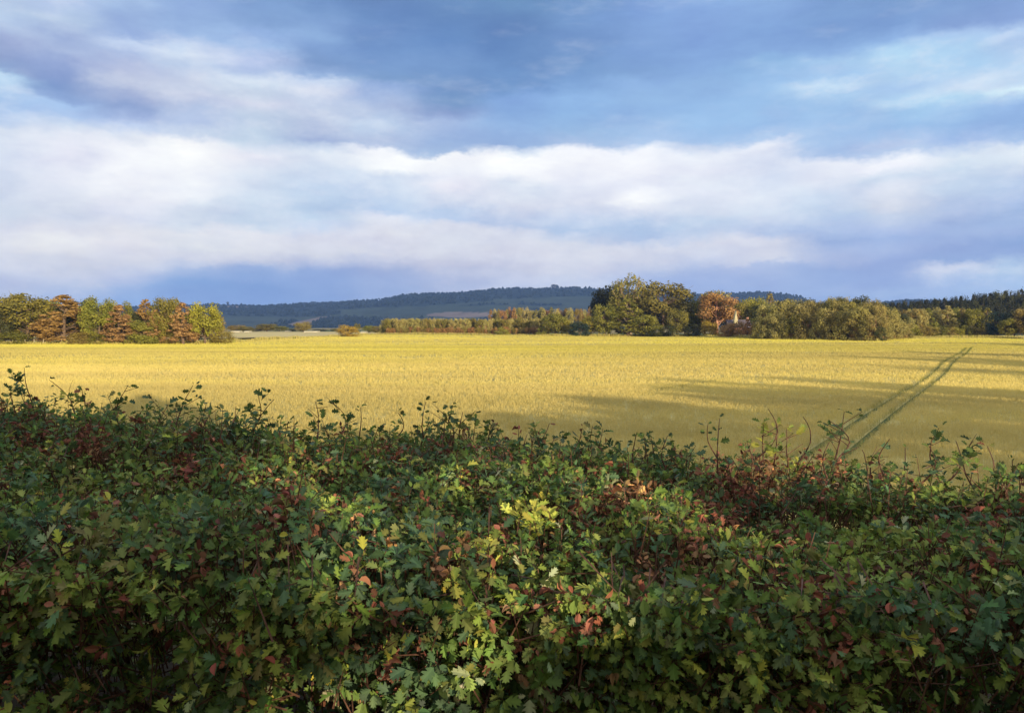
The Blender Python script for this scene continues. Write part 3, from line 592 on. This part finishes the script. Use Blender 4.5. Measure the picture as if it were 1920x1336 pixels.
# --- trees behind the open corner, right
for i in range(14):
    px = 1690 + i * 12.5 + R.uniform(-3, 3)
    tree('birch_tree', ('broad', 'cone', 'broad')[i % 3], i % 4, px, 576 + R.uniform(-5, 6) + (4 if px < 1730 else 0), R.uniform(24, 34), 318 + R.uniform(-4, 10), ('olive', 'mix', 'green', 'pinepale', 'mix')[R.randint(0, 4)], 'young mixed tree in the belt behind the far right field corner', 'tree', 'young trees behind the right field corner')
for i, px in enumerate(np.arange(1700, 1862, 16)):
    tree('gorse_bush', 'bush', i % 4, px, 611 + R.uniform(-4, 4), R.uniform(22, 30), 306, ('lime', 'green', 'mix')[R.randint(0, 2)], 'low yellow green bush under the young trees at right', 'bush', 'low bushes under the young trees')
DG = [(1872, 584, 46, 'bluegreen', 'dark green tree right of the young tree belt'), (1903, 582, 40, 'dark', 'dark tree at the right picture edge'), (1890, 596, 30, 'green', 'small green tree between the two dark edge trees'), (1924, 578, 36, 'mix', 'brownish tree cut by the right picture edge'), (1955, 580, 44, 'dark', 'dark tree beyond the right picture edge'), (1995, 578, 50, 'olive', 'olive tree beyond the right picture edge')]
for i, (px, tp_, wd, mt, lb) in enumerate(DG): tree('ash_tree', 'broad', i % 6, px, tp_, wd, 300 - i * 3, mt, lb)
# --- dark conifer wood behind, rising to the right
for row in range(3):
    for i, px in enumerate(np.arange(1655, 2010, 9.5)):
        tb = np.interp(px, [1655, 1700, 1800, 1900, 2010], [574, 569, 559, 549, 540]) + (2 - row) * -2 + row * 9
        tree('dark_spruce', 'cone' if (i + row) % 3 == 0 else 'broad', (i + row) % 4, px + R.uniform(-4, 4), tb + R.uniform(-1.8, 1.8), R.uniform(18, 27), 470 - row * 22 + R.uniform(-5, 5), 'deep' if R.random() < .8 else 'dark',
             'blackish conifer in the dark wood behind the right tree belt', 'tree', 'dark conifer wood on the right skyline')
# --- tree on the hill top and the left knoll
tree('hilltop_tree', 'broad', 2, 1040, 533, 13, Y1 - 30, 'deep', 'lone round tree on the hill top', zb=float(at(1040, 542, Y1 - 30)[2]))
tree('hilltop_tree', 'broad', 3, 427, 565.5, 4, Y1 - 30, 'deep', 'tiny tree on the low left end of the ridge', zb=float(at(427, 572, Y1 - 30)[2]))

# ------------------------------------------------------------------ house, sheds, fences
def box(x0, x1, y0, y1, z0, z1):
    V = np.array([(x, y, z) for z in (z0, z1) for y in (y0, y1) for x in (x0, x1)], float)
    return V, np.array([[0, 2, 3, 1], [4, 5, 7, 6], [0, 1, 5, 4], [2, 6, 7, 3], [0, 4, 6, 2], [1, 3, 7, 5]])
M_SLATE = plain_mat('slate_roof', (.07, .06, .075), (.12, .10, .12), 2, .7, .4, stretch=(.3, 1, 4))
M_STONE = plain_mat('red_stone', (.20, .10, .07), (.30, .17, .12), 2, .9, .4)
M_CREAM = plain_mat('cream_render', (.36, .32, .19), (.44, .40, .25), 1, .8, .1)
M_GLASS = plain_mat('window_glass', (.03, .035, .04), (.05, .055, .06), 1, .15, 0, .6)
def house():
    x, y, z = at(1390, 628, 322); z = float(gz(x, y)); e = empty('house', (x, y, z))
    tag(e, 'dark roofed house with a cream pointed gable half hidden by russet shrubs', 'house')
    link('wall', mesh_np('wall', *box(-5, 4, 0, 7, 0, 4.0), M_STONE), e)
    v_ = np.array([(-5.3, -.4, 3.9), (4.3, -.4, 3.9), (4.3, 3.5, 7.0), (-5.3, 3.5, 7.0), (-5.3, 7.4, 3.9), (4.3, 7.4, 3.9), (-5.3, -.4, 4.05), (4.3, -.4, 4.05), (4.3, 3.5, 7.2), (-5.3, 3.5, 7.2), (-5.3, 7.4, 4.05), (4.3, 7.4, 4.05)])
    f_ = [[0, 1, 2, 3], [3, 2, 5, 4], [6, 7, 8, 9], [9, 8, 11, 10], [0, 1, 7, 6], [4, 5, 11, 10], [0, 3, 9, 6], [3, 4, 10, 9], [1, 2, 8, 7], [2, 5, 11, 8]]
    rf = link('roof', mesh_np('roof', v_, f_, M_SLATE), e)
    link('chimney', mesh_np('chimney', *box(3.0, 3.9, 3, 4, 6.6, 8.2), M_STONE), rf)
    gv = np.array([(-3.1, -.9, 5.2), (-1.8, -.9, 5.2), (-1.8, -.9, 7.0), (-2.45, -.9, 10.8), (-3.1, -.9, 7.0), (-3.1, 1.2, 5.2), (-1.8, 1.2, 5.2), (-1.8, 1.2, 7.0), (-2.45, 1.2, 10.8), (-3.1, 1.2, 7.0)])
    g = mesh_np('gable', gv, [np.array([[0, 1, 2, 3, 4], [9, 8, 7, 6, 5]]), np.array([[0, 5, 6, 1], [1, 6, 7, 2], [2, 7, 8, 3], [3, 8, 9, 4], [4, 9, 5, 0]])], M_CREAM)
    o = link('gable', g, e); o['label'] = 'tall cream pointed gable'
    for wx in (-3.9, -1.3, 1.8):
        w = link('window', mesh_np('window', *box(wx, wx + 1.1, -.06, .05, 1.3, 2.8), M_CREAM), e)
        link('pane', mesh_np('pane', *box(wx + .12, wx + .98, -.08, -.062, 1.42, 2.68), M_GLASS), w)
house()
M_WHITE = plain_mat('white_sheet', (.42, .39, .30), (.52, .48, .38), .5, .6, .1)
for px, pt, wd, Yd, lb in ((441, 620.5, 15, 560, 'long low pale shed right of the left wood'), (462, 622, 9, 560, 'small pale shed right of the long low one'), (583, 619.5, 26, 560, 'longest low white shed between far trees and the field bush'), (681, 619, 10, 480, 'small pale shed just right of the lone bush'), (538, 621.5, 8, 620, 'tiny white shed in the middle of the far tree line')):
    x, y, zt = at(px, pt, Yd); z = float(gz(x, y)); h = max(1.2, (zt - z) * .75); w2 = wd / F * Yd / 2
    e = empty('farm_shed', (x, y, z)); tag(e, lb, 'shed')
    link('wall', mesh_np('wall', *box(-w2, w2, 0, 7, 0, h * .62), M_WHITE), e)
    rvv = np.array([(-w2 - .2, -.3, h * .6), (w2 + .2, -.3, h * .6), (w2 + .2, 3.5, h), (-w2 - .2, 3.5, h), (-w2 - .2, 7.3, h * .6), (w2 + .2, 7.3, h * .6)])
    link('roof', mesh_np('roof', rvv, [[0, 1, 2, 3], [3, 2, 5, 4], [0, 4, 5, 1]], M_CREAM) if False else mesh_np('roof', rvv, [np.array([[0, 1, 2, 3], [3, 2, 5, 4], [0, 4, 5, 1]]), np.array([[0, 3, 4], [1, 5, 2]])], M_CREAM), e)
M_WIRE = plain_mat('fence_wire', (.3, .3, .3), (.4, .4, .4), 1, .5, 0)
def fence(px0, px1, step, off, label):
    pos = []
    for px in np.arange(px0, px1, step):
        Ye = float(np.interp((px - 960) / F, eu, ey)) + off; pos.append(((px - 960) / F * Ye, Ye))
    e = empty('fence', (pos[0][0], pos[0][1], float(gz(*pos[0])))); tag(e, label, 'fence'); o = np.array(e.location)
    for i, (x, y) in enumerate(pos):
        z = float(gz(x, y)); h = 1.25 + R.uniform(-.08, .12); v_, f_ = curved([(0, 0, 0), (R.uniform(-.06, .06), 0, h), (0, 0, h + .04)], .085, .06, 6)
        link('post', mesh_np('post', v_, f_, M_POST), e, (x - o[0], y - o[1], z - o[2]))
    A = []; B = []
    for (a, b) in zip(pos[:-1], pos[1:]):
        for hz in (.5, .8, 1.1): A.append((a[0] - o[0], a[1] - o[1], float(gz(*a)) + hz - o[2])); B.append((b[0] - o[0], b[1] - o[1], float(gz(*b)) + hz - o[2]))
    v_, f_ = tubes(A, B, .006, .006, 3); link('wire', mesh_np('wire', v_, f_, M_WIRE), e)
fence(1352, 1702, 11.5, .6, 'post and wire fence along the foot of the right hand pines')
fence(30, 420, 17, .6, 'post and wire fence along the foot of the left wood')

# rough pale grass along the far edge of the field
def verge():
    n = 26000; px = rng.uniform(-60, 2000, n); Ye = np.interp((px - 960) / F, eu, ey) + rng.uniform(-1, 5, n); x = (px - 960) / F * Ye
    b = np.stack([x, Ye, gz(x, Ye)], 1); h = rng.uniform(.5, 1.0, n) * (1 + .4 * vnoise(b[:, :2], 8, 77)); a = rng.uniform(0, 6.28, n)
    S = np.stack([np.cos(a), np.sin(a), np.zeros(n)], 1) * .09; t = b + np.stack([rng.normal(0, .15, n), rng.normal(0, .15, n), h], 1)
    V = np.stack([b - S, b + S, t + S * .3, t - S * .3], 1).reshape(-1, 3)
    g = rng.uniform(0, 1, n)[:, None]; c = np.array([.34, .34, .07]) * (1 - g) + np.array([.48, .38, .15]) * g
    tag(link('edge_grass', mesh_np('edge_grass', V, np.arange(n * 4).reshape(-1, 4), leaf_mat('edge_grass', None, None, .2, .7, .1, 0), np.repeat(c, 4, 0))), 'long pale grass along the far edge of the corn', 'grass', kind='stuff')
verge()

# ------------------------------------------------------------------ the hawthorn hedge
def yn(x): return 1.40 - .06 * x
def yf(x): return 3.45 - .24 * x
def zt(x, y=None):
    q = .5 if y is None else np.clip((y - yn(x)) / (yf(x) - yn(x)), 0, 1)
    return 3.582 - .026 * x - .145 * q - .006 * np.maximum(x, 0)
lp = {'b': (0, 0), 'm1': (0, .38), 'm2': (0, .63), 'm3': (0, 1.0)}
half = [(.28, .33), (.35, .44), (.15, .44), (.36, .64), (.41, .77), (.18, .69), (.24, .94), (.07, .90)]
LV = [(0, .02, 0), (0, .38, 0), (0, .63, 0), (0, 1.0, 0)] + [(x, y, 0) for x, y in half] + [(-x, y, 0) for x, y in half] + [(.012, -.38, .02), (-.012, -.38, .02)]
LV = np.array(LV, float); LV[:, 2] = .28 * np.abs(LV[:, 0]) - .16 * LV[:, 1] ** 2
tri = [(0, 4, 6), (4, 5, 6), (0, 6, 1), (1, 6, 7), (1, 7, 9), (7, 8, 9), (1, 9, 2), (2, 9, 10), (2, 10, 11), (2, 11, 3)]
off = {i: i + 8 for i in range(4, 12)}
LF = np.array(tri + [tuple(off.get(i, i) for i in reversed(t)) for t in tri] + [(20, 21, 0)])
# oval leaf (privet/elm like) for variety
OV = np.array([(0, 0, 0), (.22, .25, .05), (.30, .55, .06), (.18, .82, .02), (0, 1, -.08), (-.18, .82, .02), (-.30, .55, .06), (-.22, .25, .05), (0, .5, -.02)])
OF = np.array([(8, i, (i + 1) % 8) for i in range(8)])
def leaves(P, D, Nn, s, C, LVx=None, LFx=None, g=None):
    LVx = LV if LVx is None else LVx; LFx = LF if LFx is None else LFx; g = g or rng
    D = norm(D); S = norm(np.cross(D, Nn)); Nn = np.cross(S, D); n = len(P)
    curl = g.uniform(-.6, 2.6, n)[:, None]; wd = g.uniform(.62, 1.12, n)[:, None]
    lx = LVx[None, :, 0] * wd; ly = LVx[None, :, 1] * np.ones((n, 1)); lz = LVx[None, :, 2] * curl
    V = P[:, None] + s[:, None, None] * (lx[..., None] * S[:, None] + ly[..., None] * D[:, None] + lz[..., None] * Nn[:, None])
    k = len(LVx); Fq = (LFx[None] + (np.arange(n) * k)[:, None, None]).reshape(-1, 3)
    Cc = np.repeat(C[:, None], k, 1)
    # paler midrib, slightly different lobes
    Cc = Cc * np.where(np.arange(k) < 4, 1.18, .95)[None, :, None] if k > 10 else Cc
    return V.reshape(-1, 3), Fq, Cc.reshape(-1, 3)
PAL_ = {'green': (.125, .180, .044), 'deep': (.070, .118, .038), 'blue': (.072, .122, .058), 'yellow': (.38, .38, .07), 'lime': (.19, .235, .050), 'red': (.24, .095, .058), 'brown': (.32, .175, .09), 'orange': (.44, .23, .09), 'pale': (.28, .31, .16), 'olive': (.16, .165, .052)}
names = list(PAL_); PC = np.array([PAL_[k] for k in names]) * 1.15
PATCH = [(165, 825, 42, 'red', .6), (60, 812, 45, 'red', .4), (190, 850, 30, 'brown', .45), (525, 930, 26, 'red', .6), (640, 940, 22, 'red', .5), (735, 850, 30, 'red', .35), (830, 1062, 34, 'brown', .75), (868, 1020, 14, 'orange', .7),
         (1175, 935, 45, 'brown', .6), (1215, 915, 26, 'orange', .6), (1225, 1060, 40, 'brown', .7), (1300, 1040, 36, 'brown', .6), (1375, 1070, 20, 'orange', .5), (1390, 880, 75, 'red', .6), (1440, 885, 60, 'orange', .45), (1535, 860, 40, 'orange', .5), (1510, 852, 40, 'red', .5),
         (1560, 1100, 34, 'red', .6), (1590, 1040, 30, 'red', .55), (970, 1262, 30, 'brown', .7), (1640, 890, 30, 'red', .5), (1850, 965, 45, 'red', .35), (1700, 970, 30, 'red', .3), (1130, 950, 34, 'red', .4), (340, 880, 50, 'red', .3), (1045, 800, 40, 'red', .25), (690, 1150, 26, 'red', .45), (1350, 955, 60, 'red', .35),
         (990, 962, 40, 'yellow', .8), (905, 1035, 22, 'yellow', .8), (1435, 808, 26, 'yellow', .75), (1485, 868, 20, 'yellow', .6), (1600, 1045, 60, 'lime', .7), (860, 1100, 30, 'yellow', .55), (650, 1240, 30, 'yellow', .5), (750, 1195, 26, 'yellow', .5), (1880, 1230, 40, 'lime', .4), (60, 1150, 50, 'lime', .35), (480, 1180, 60, 'lime', .35), (320, 930, 60, 'lime', .3), (1300, 1250, 40, 'yellow', .3), (160, 1000, 50, 'olive', .5), (1220, 960, 30, 'yellow', .5)]  # yellow at the sun flecks paints their light into the leaf colour
def classify(P, g):
    n = len(P); a = vnoise(P, .16, 41); b = vnoise(P, .09, 42)
    pr = np.array([.36, .23, .13, .015, .11, .04, .025, .004, .02, .07]); cum = np.cumsum(pr / pr.sum())
    u = g.random(n); k = np.searchsorted(cum, u).clip(0, 9)
    k[(a > .38) & (g.random(n) < .6)] = names.index('blue'); k[(a < -.5) & (g.random(n) < .4)] = names.index('lime')
    ptop = P[:, 2] > zt(P[:, 0], P[:, 1]) - .12
    k[(b > .45) & (g.random(n) < np.where(ptop, .45, .25))] = names.index('red')
    x, y = project(P)
    for cx0, cy0, r, nm, pb in PATCH:
        d = ((x - cx0) / r) ** 2 + ((y - cy0) / (r * .75)) ** 2; k[(d < 1 + .5 * b) & (g.random(n) < pb)] = names.index(nm)
    return k
def build_hedge():
    g = np.random.default_rng(5)
    hx, hy = 0.0, 2.4; root = empty('hedge', (hx, hy, 2.3)); O = np.array([hx, hy, 2.3])
    tag(root, 'thick clipped hawthorn hedge with red brown patches across the foreground', 'hedge')
    n = 54000; x = g.uniform(-5.2, 5.0, n)
    inner = g.random(n) < .66; x[inner] = g.uniform(-2.5, 2.4, inner.sum())
    u = g.random(n); P = np.zeros((n, 3)); Nn = np.zeros((n, 3)); fill = g.random(n) < .24
    a, b = yn(x), yf(x); z = zt(x); q = g.random(n)
    front = u < .36; top = (u >= .36) & (u < .90); backf = u >= .90
    z = zt(x, a)
    P[front] = np.stack([x, a, z - .05 - q ** 1.3 * 1.15], 1)[front]; Nn[front] = (0, -1, .12)
    qt = q ** 1.15
    P[top] = np.stack([x, a + (b - a) * qt, zt(x, a + (b - a) * qt)], 1)[top]; z = zt(x, b); Nn[top] = (0, 0, 1)
    P[backf] = np.stack([x, b, z - .05 - q ** 1.6 * 1.0], 1)[backf]; Nn[backf] = (0, 1, .2)
    # round the shoulders
    ed = np.clip(1 - (P[:, 1] - a) / .28, 0, 1) * top; P[:, 2] -= ed ** 2 * .12; Nn += np.stack([ed * 0, -ed, ed * 0], 1)
    ed2 = np.clip(1 - (b - P[:, 1]) / .25, 0, 1) * top; P[:, 2] -= ed2 ** 2 * .06; Nn += np.stack([ed2 * 0, ed2 * .7, ed2 * 0], 1)
    Nn = norm(Nn)
    bump = .085 * vnoise(P, .42, 1) + .045 * vnoise(P, .15, 2) + .02 * vnoise(P, .06, 3)
    P += Nn * bump[:, None]
    depth = g.exponential(.045, n); dd_ = g.random(n) < .22; depth[dd_] += g.uniform(.05, .22, dd_.sum()); depth[fill] = g.uniform(.10, .50, fill.sum())
    rim = top & (qt > .55) & (g.random(n) < .32); depth[rim] = -g.exponential(.030, rim.sum()).clip(0, .12)
    gap = vnoise(P * [1, 1, .7], .17, 9); keep = fill | (~((gap > .17) & front & (g.random(n) < .9)) & ~((gap > .5) & top & (g.random(n) < .6)))
    P -= Nn * depth[:, None]; P, Nn, front = P[keep], Nn[keep], front[keep]; x = P[:, 0]; n = len(P)
    axis = norm(Nn * .8 + np.array([0, 0, .35]) + g.normal(0, .45, (n, 3)))
    cls = classify(P, g)
    K = 5; D = []; NN = []; PP = []; SS = []; CC = []; KL = []
    A, S, T = basis(axis)
    for k in range(K):
        th = 2 * math.pi * (k * .382) + g.uniform(0, 6.28, n) * .35 + g.uniform(0, 6.28)
        spread = g.uniform(.55, 1.35, n)
        rad = S * np.cos(th)[:, None] + T * np.sin(th)[:, None]
        d = A * np.cos(spread)[:, None] + rad * np.sin(spread)[:, None]
        d[:, 2] -= np.where(front, .45, .10) * g.uniform(.3, 1.4, n)
        nn_ = A * np.sin(spread)[:, None] - rad * np.cos(spread)[:, None] + g.normal(0, .35, (n, 3)) + [0, -.1, .25]
        s = (.010 + .025 * g.beta(1.9, 1.6, n)) * np.where(g.random(n) < .1, 1.2, 1)
        PP.append(P + d * .006 + A * (g.uniform(-.03, .01, n))[:, None]); D.append(d); NN.append(nn_); SS.append(s)
        kk = cls.copy(); sw = g.random(n) < .14; kk[sw] = classify(P[sw] + .0, g); KL.append(kk)
        c = PC[kk] * g.uniform(.70, 1.35, n)[:, None] * (1 + g.normal(0, .08, (n, 3))); CC.append(np.clip(c, .01, .6))
    PP, D, NN, SS, CC, KL = map(np.concatenate, (PP, D, NN, SS, CC, KL))
    dead = np.isin(KL, [names.index(q) for q in ('red', 'brown', 'orange')])
    CC[dead] *= g.uniform(.45, 1.2, dead.sum())[:, None]
    SS[dead] *= g.uniform(.55, .95, dead.sum())
    PP = PP - O
    live = ~dead; ov = g.random(len(PP)) < .12
    va = leaves(PP[live & ~ov], D[live & ~ov], NN[live & ~ov], SS[live & ~ov], CC[live & ~ov])
    vb = leaves(PP[live & ov], D[live & ov], NN[live & ov], SS[live & ov] * .9, CC[live & ov], OV, OF)
    V = np.concatenate([va[0], vb[0]]); Fq = np.concatenate([va[1], vb[1] + len(va[0])]); C = np.concatenate([va[2], vb[2]])
    o = link('foliage', mesh_np('foliage', V, Fq, M_HEDGE, C), root); o['kind'] = 'stuff'; o['label'] = 'lobed green hawthorn leaves'
    od = dead & (g.random(len(PP)) < .6); la = leaves(PP[od], D[od], NN[od], SS[od], CC[od], OV * [1, 1, 3], OF); od2 = dead & ~od; lb = leaves(PP[od2], D[od2], NN[od2], SS[od2], CC[od2])
    V = np.concatenate([la[0], lb[0]]); Fq = np.concatenate([la[1], lb[1] + len(la[0])]); C = np.concatenate([la[2], lb[2]])
    o = link('dead_leaves', mesh_np('dead_leaves', V, Fq, leaf_mat('dead_leaf', None, None, .15, .7, .15, 0), C), root); o['kind'] = 'stuff'; o['label'] = 'curled red brown dead leaves in patches'
    # twigs under every tuft
    k = g.random(n) < .75; a0 = P[k] - axis[k] * g.uniform(.05, .13, k.sum())[:, None] - Nn[k] * .03; a1 = P[k] + axis[k] * .008
    v1 = tubes(a0 - O, a1 - O, .0022, .001, 3)
    m = 5200; ii_ = g.choice(n, m); q0 = P[ii_] - Nn[ii_] * .06; q1 = q0 + norm(g.normal(0, 1, (m, 3)) + [0, 0, .6]) * g.uniform(.04, .15, m)[:, None]
    v2 = tubes(q0 - O, q1 - O, .0022, .0009, 3); V, Fq = joinp([v1, v2])
    o = link('twigs', mesh_np('twigs', V, Fq, M_TWIG), root); o['kind'] = 'stuff'
    # main stems inside
    for i in range(26):
        sxp = -4.6 + i * .36 + g.uniform(-.12, .12); y0 = yn(sxp) + g.uniform(.3, 1.4) * (.5 if i % 2 else 1)
        pts = [(sxp, y0, 2.2)]
        for j in range(1, 6): pts.append((pts[-1][0] + g.normal(0, .06), max(yn(sxp) + .12, pts[-1][1] + g.normal(-.03, .07)), 2.2 + 1.25 * j / 5))
        v_, f_ = curved(np.array(pts) - O, .026, .008, 6); parts = [(v_, f_)]
        for j in range(2, 6):
            for _ in range(3):
                e = np.array(pts[j]) + g.normal(0, .13, 3) + [0, -.05, .14]; e[1] = max(e[1], yn(sxp) + .14); e[2] = min(e[2], zt(sxp) - .03)
                parts.append(curved(np.array([pts[j], (np.array(pts[j]) + e) / 2 + g.normal(0, .03, 3), e]) - O, .008, .003, 4))
        v_, f_ = joinp(parts); link('stem', mesh_np('stem', v_, f_, M_TWIG, smooth=True), root)
    # leafy and bare shoots standing above the top
    SH = [(42, 690, 772, 30, 1, 0), (92, 711, 775, 55, .9, 0), (155, 728, 780, 20, .5, 1), (138, 712, 770, -6, .25, 2), (240, 722, 785, -40, .8, 0), (365, 722, 800, -42, .95, 0), (395, 762, 805, -25, .6, 0), (488, 735, 815, -28, 1, 0), (440, 765, 815, 30, .8, 0), (515, 748, 800, -50, .6, 0),
          (590, 753, 810, 4, .6, 0), (622, 756, 815, 6, .7, 0), (675, 764, 830, -8, .35, 0), (650, 778, 830, 10, .5, 0), (745, 772, 825, -18, .4, 1), (797, 751, 820, -2, .5, 0), (828, 770, 830, 22, .7, 0), (846, 757, 815, -10, .8, 0), (868, 775, 830, -14, .7, 0), (925, 796, 850, 2, .8, 0), (990, 815, 870, 8, .7, 0),
          (1027, 793, 860, -6, .1, 1), (1045, 815, 860, -20, .7, 0), (1100, 822, 880, 10, .7, 0), (1195, 812, 880, -6, .4, 0), (1215, 815, 880, 12, .9, 0), (1250, 820, 880, 4, .9, 0), (1325, 795, 870, 45, .35, 0), (1348, 783, 880, -2, .25, 0), (1442, 768, 850, -28, .06, 1), (1428, 792, 860, 6, 1.2, 3), (1455, 795, 860, -6, 1.1, 3), (1475, 805, 865, 2, 1, 3),
          (1502, 783, 850, -2, .05, 1), (1582, 768, 850, -18, 1.0, 0), (1555, 790, 850, 18, .6, 0), (1556, 825, 885, -4, .05, 1), (1668, 822, 890, -4, .05, 1), (1650, 840, 890, -16, .05, 1), (1700, 840, 900, -10, .8, 0), (1765, 800, 885, -6, 1.2, 0), (1740, 835, 895, -14, .9, 0), (1792, 825, 895, -24, .9, 0), (1822, 828, 905, 6, .6, 0), (1850, 835, 905, -20, .2, 1), (1895, 860, 920, -10, .9, 0),
          (310, 770, 815, -8, .8, 0), (540, 790, 830, -10, .7, 0), (710, 800, 840, 10, .8, 0), (960, 830, 880, -10, .8, 0), (1150, 835, 890, -14, .9, 0), (1290, 840, 890, -12, .7, 0), (1400, 830, 880, 10, .8, 0), (1620, 845, 895, 10, .8, 0), (20, 735, 790, 12, .9, 0), (60, 742, 790, -8, .8, 0), (270, 765, 810, 8, .6, 0)]
    for j, (tx, ty, by, lean, leafy, kind) in enumerate(SH):
        xg = (tx - 960) / F * 3.3; Yb = yf(xg) - .22 - g.uniform(0, .25); b0 = np.array(at(tx + lean * .9, by + 12, Yb)); t0 = np.array(at(tx, ty, Yb + g.uniform(-.05, .1)))
        tv = np.linspace(0, 1, 8)[:, None]; side = np.array([g.normal(0, .012), g.normal(0, .02), 0]) * 1.5
        pts = b0 + (t0 - b0) * tv + side * np.sin(tv * math.pi) + np.cumsum(g.normal(0, .0016, (8, 3)), 0)
        v_, f_ = curved(pts - O, .0034 if kind != 2 else .0012, .0012 if kind != 2 else .0006, 5)
        sh = link('shoot', mesh_np('shoot', v_, f_, M_TWIG, smooth=True), root)
        ln = np.linalg.norm(t0 - b0); nl = int(ln / .012 * min(leafy, 1.3) * 1.5)
        if nl < 2: continue
        tq = 1 - g.uniform(0, 1, nl) ** 1.3 * .95; tq[0] = 1; pp = b0 + (t0 - b0) * tq[:, None] + side * np.sin(tq * math.pi)[:, None]
        if leafy > .5 and kind != 2:        # short side twigs carrying some of the leaves
            ns_ = int(2 + 4 * g.random()); ts = g.uniform(.1, .85, ns_); sb = b0 + (t0 - b0) * ts[:, None] + side * np.sin(ts * math.pi)[:, None]
            se = sb + np.stack([g.choice([-1, 1], ns_) * g.uniform(.02, .07, ns_), g.normal(0, .02, ns_), g.uniform(.0, .06, ns_)], 1)
            for q_ in range(ns_): vt = tubes(sb[q_:q_ + 1] - O, se[q_:q_ + 1] - O, .0016, .0008, 4); link('side_twig', mesh_np('side_twig', vt[0], vt[1], M_TWIG), sh)
            mv = g.random(nl) < .62; wh = g.integers(0, ns_, nl); fr = g.uniform(.35, 1.05, nl)[:, None]
            pp[mv] = (sb[wh] * (1 - fr) + se[wh] * fr)[mv]
        th = np.arange(nl) * 2.4 + g.uniform(0, 1, nl); d = np.stack([np.cos(th), np.sin(th) * .7, g.uniform(-.2, .9, nl)], 1)
        nn_ = norm(np.array([0, -.7, .7]) + g.normal(0, .6, (nl, 3)))
        pp = pp + norm(d) * .008
        col = {0: ('green', 'deep', 'blue', 'green'), 1: ('green', 'red', 'olive', 'green'), 2: ('yellow',) * 4, 3: ('yellow', 'lime', 'yellow', 'green')}[kind]
        c = np.array([PAL_[col[g.integers(0, 4)]] for _ in range(nl)]) * g.uniform(.65, 1.25, nl)[:, None]
        s = g.uniform(.020, .042, nl) * (1.1 - .35 * tq)
        v2_ = leaves(pp - O, d, nn_, s, c, g=g); link('leaves', mesh_np('leaves', v2_[0], v2_[1], M_HEDGE, v2_[2]), sh)
build_hedge()

# ------------------------------------------------------------------ trees across the road, behind the camera: they shade the hedge and the near field
HOLE = [(855, 1095, .10), (905, 1035, .09), (985, 962, .10), (1205, 925, .09), (1395, 868, .09), (1435, 805, .10), (655, 1255, .07), (745, 1185, .06), (1290, 872, .06)]
hts = []
for hx_, hy_, r_ in HOLE:
    d = np.array(ray(hx_, hy_)); 
    for Yq in np.linspace(1.2, 4, 200):
        p = np.array([0, 0, EYE]) + d * Yq
        if p[2] < (zt(p[0], p[1]) if p[1] > yn(p[0]) else -9) or (p[1] > yn(p[0]) and p[2] < zt(p[0], p[1]) + .02): break
    hts.append((p, r_))
def cutter(base, rot=0):
    def f(P):
        k = np.ones(len(P), bool); Q = P + base
        for p, r_ in hts:
            w = Q - p; t = w @ SUN; dd = np.linalg.norm(w - t[:, None] * SUN, axis=1); k &= ~((dd < r_ + .19) & (t > 0))
        return k
    return f
def shade_tree(x, y, top, width, i, label):
    z = float(gz(x, y)) if y > -8 else 2.3
    near = abs(x - 9) < 8
    base = np.array([x, y, z]); H = top - z
    cr, tr = tree_data('broad', H, width, 15000 if near else (7000 if x < 24 else 4200), .20 if near else .26, 900 + i, cutter(base) if near else None)
    e = empty('roadside_tree', tuple(base)); tag(e, label, 'tree', 'trees along the road behind the viewpoint')
    link('crown', mesh_np('crown', cr[0], cr[1], FM['green'], cr[2]), e); link('trunk', mesh_np('trunk', tr[0], tr[1], M_BARK, smooth=True), e)
ST = [(-9, -10.5, 7.8, 6), (-4, -10, 8.2, 6), (1, -10.5, 8.0, 5.6), (5.5, -10, 8.2, 6), (10.5, -10, 10.5, 5.2), (15.5, -10, 7.6, 5.8), (20, -10.5, 7.7, 6), (25.5, -10, 9.0, 6), (31.5, -10, 10.2, 6.4), (37, -10, 10.6, 7), (43, -10.5, 11.6, 7), (50, -10.5, 12.8, 8), (56, -9.5, 13.8, 7.5), (60, 0, 12.6, 8), (72, 26, 11.5, 9), (80, 40, 13.0, 9), (88, 40, 12.5, 9), (98, 62, 12.5, 10), (140, 138, 12.5, 11), (146, 120, 12.5, 12), (134, 112, 10.8, 10)]
for i, (x, y, tp_, wd) in enumerate(ST): shade_tree(x, y, tp_, wd, i, 'leafy roadside tree behind the viewpoint, out of the picture')

# ------------------------------------------------------------------ haze
m = new_mat('haze'); nt = m.node_tree
pv = N('ShaderNodeVolumePrincipled'); pv.inputs['Color'].default_value = (.24, .44, 1, 1); pv.inputs['Density'].default_value = 8e-5; pv.inputs['Anisotropy'].default_value = .0
o_ = N('ShaderNodeOutputMaterial'); L(pv.outputs[0], o_.inputs['Volume'])
hz = link('haze', mesh_np('haze', *box(-6200, 6200, -320, 5500, -6, 330), m)); tag(hz, 'thin blue haze over the far hills', 'haze', kind='stuff')
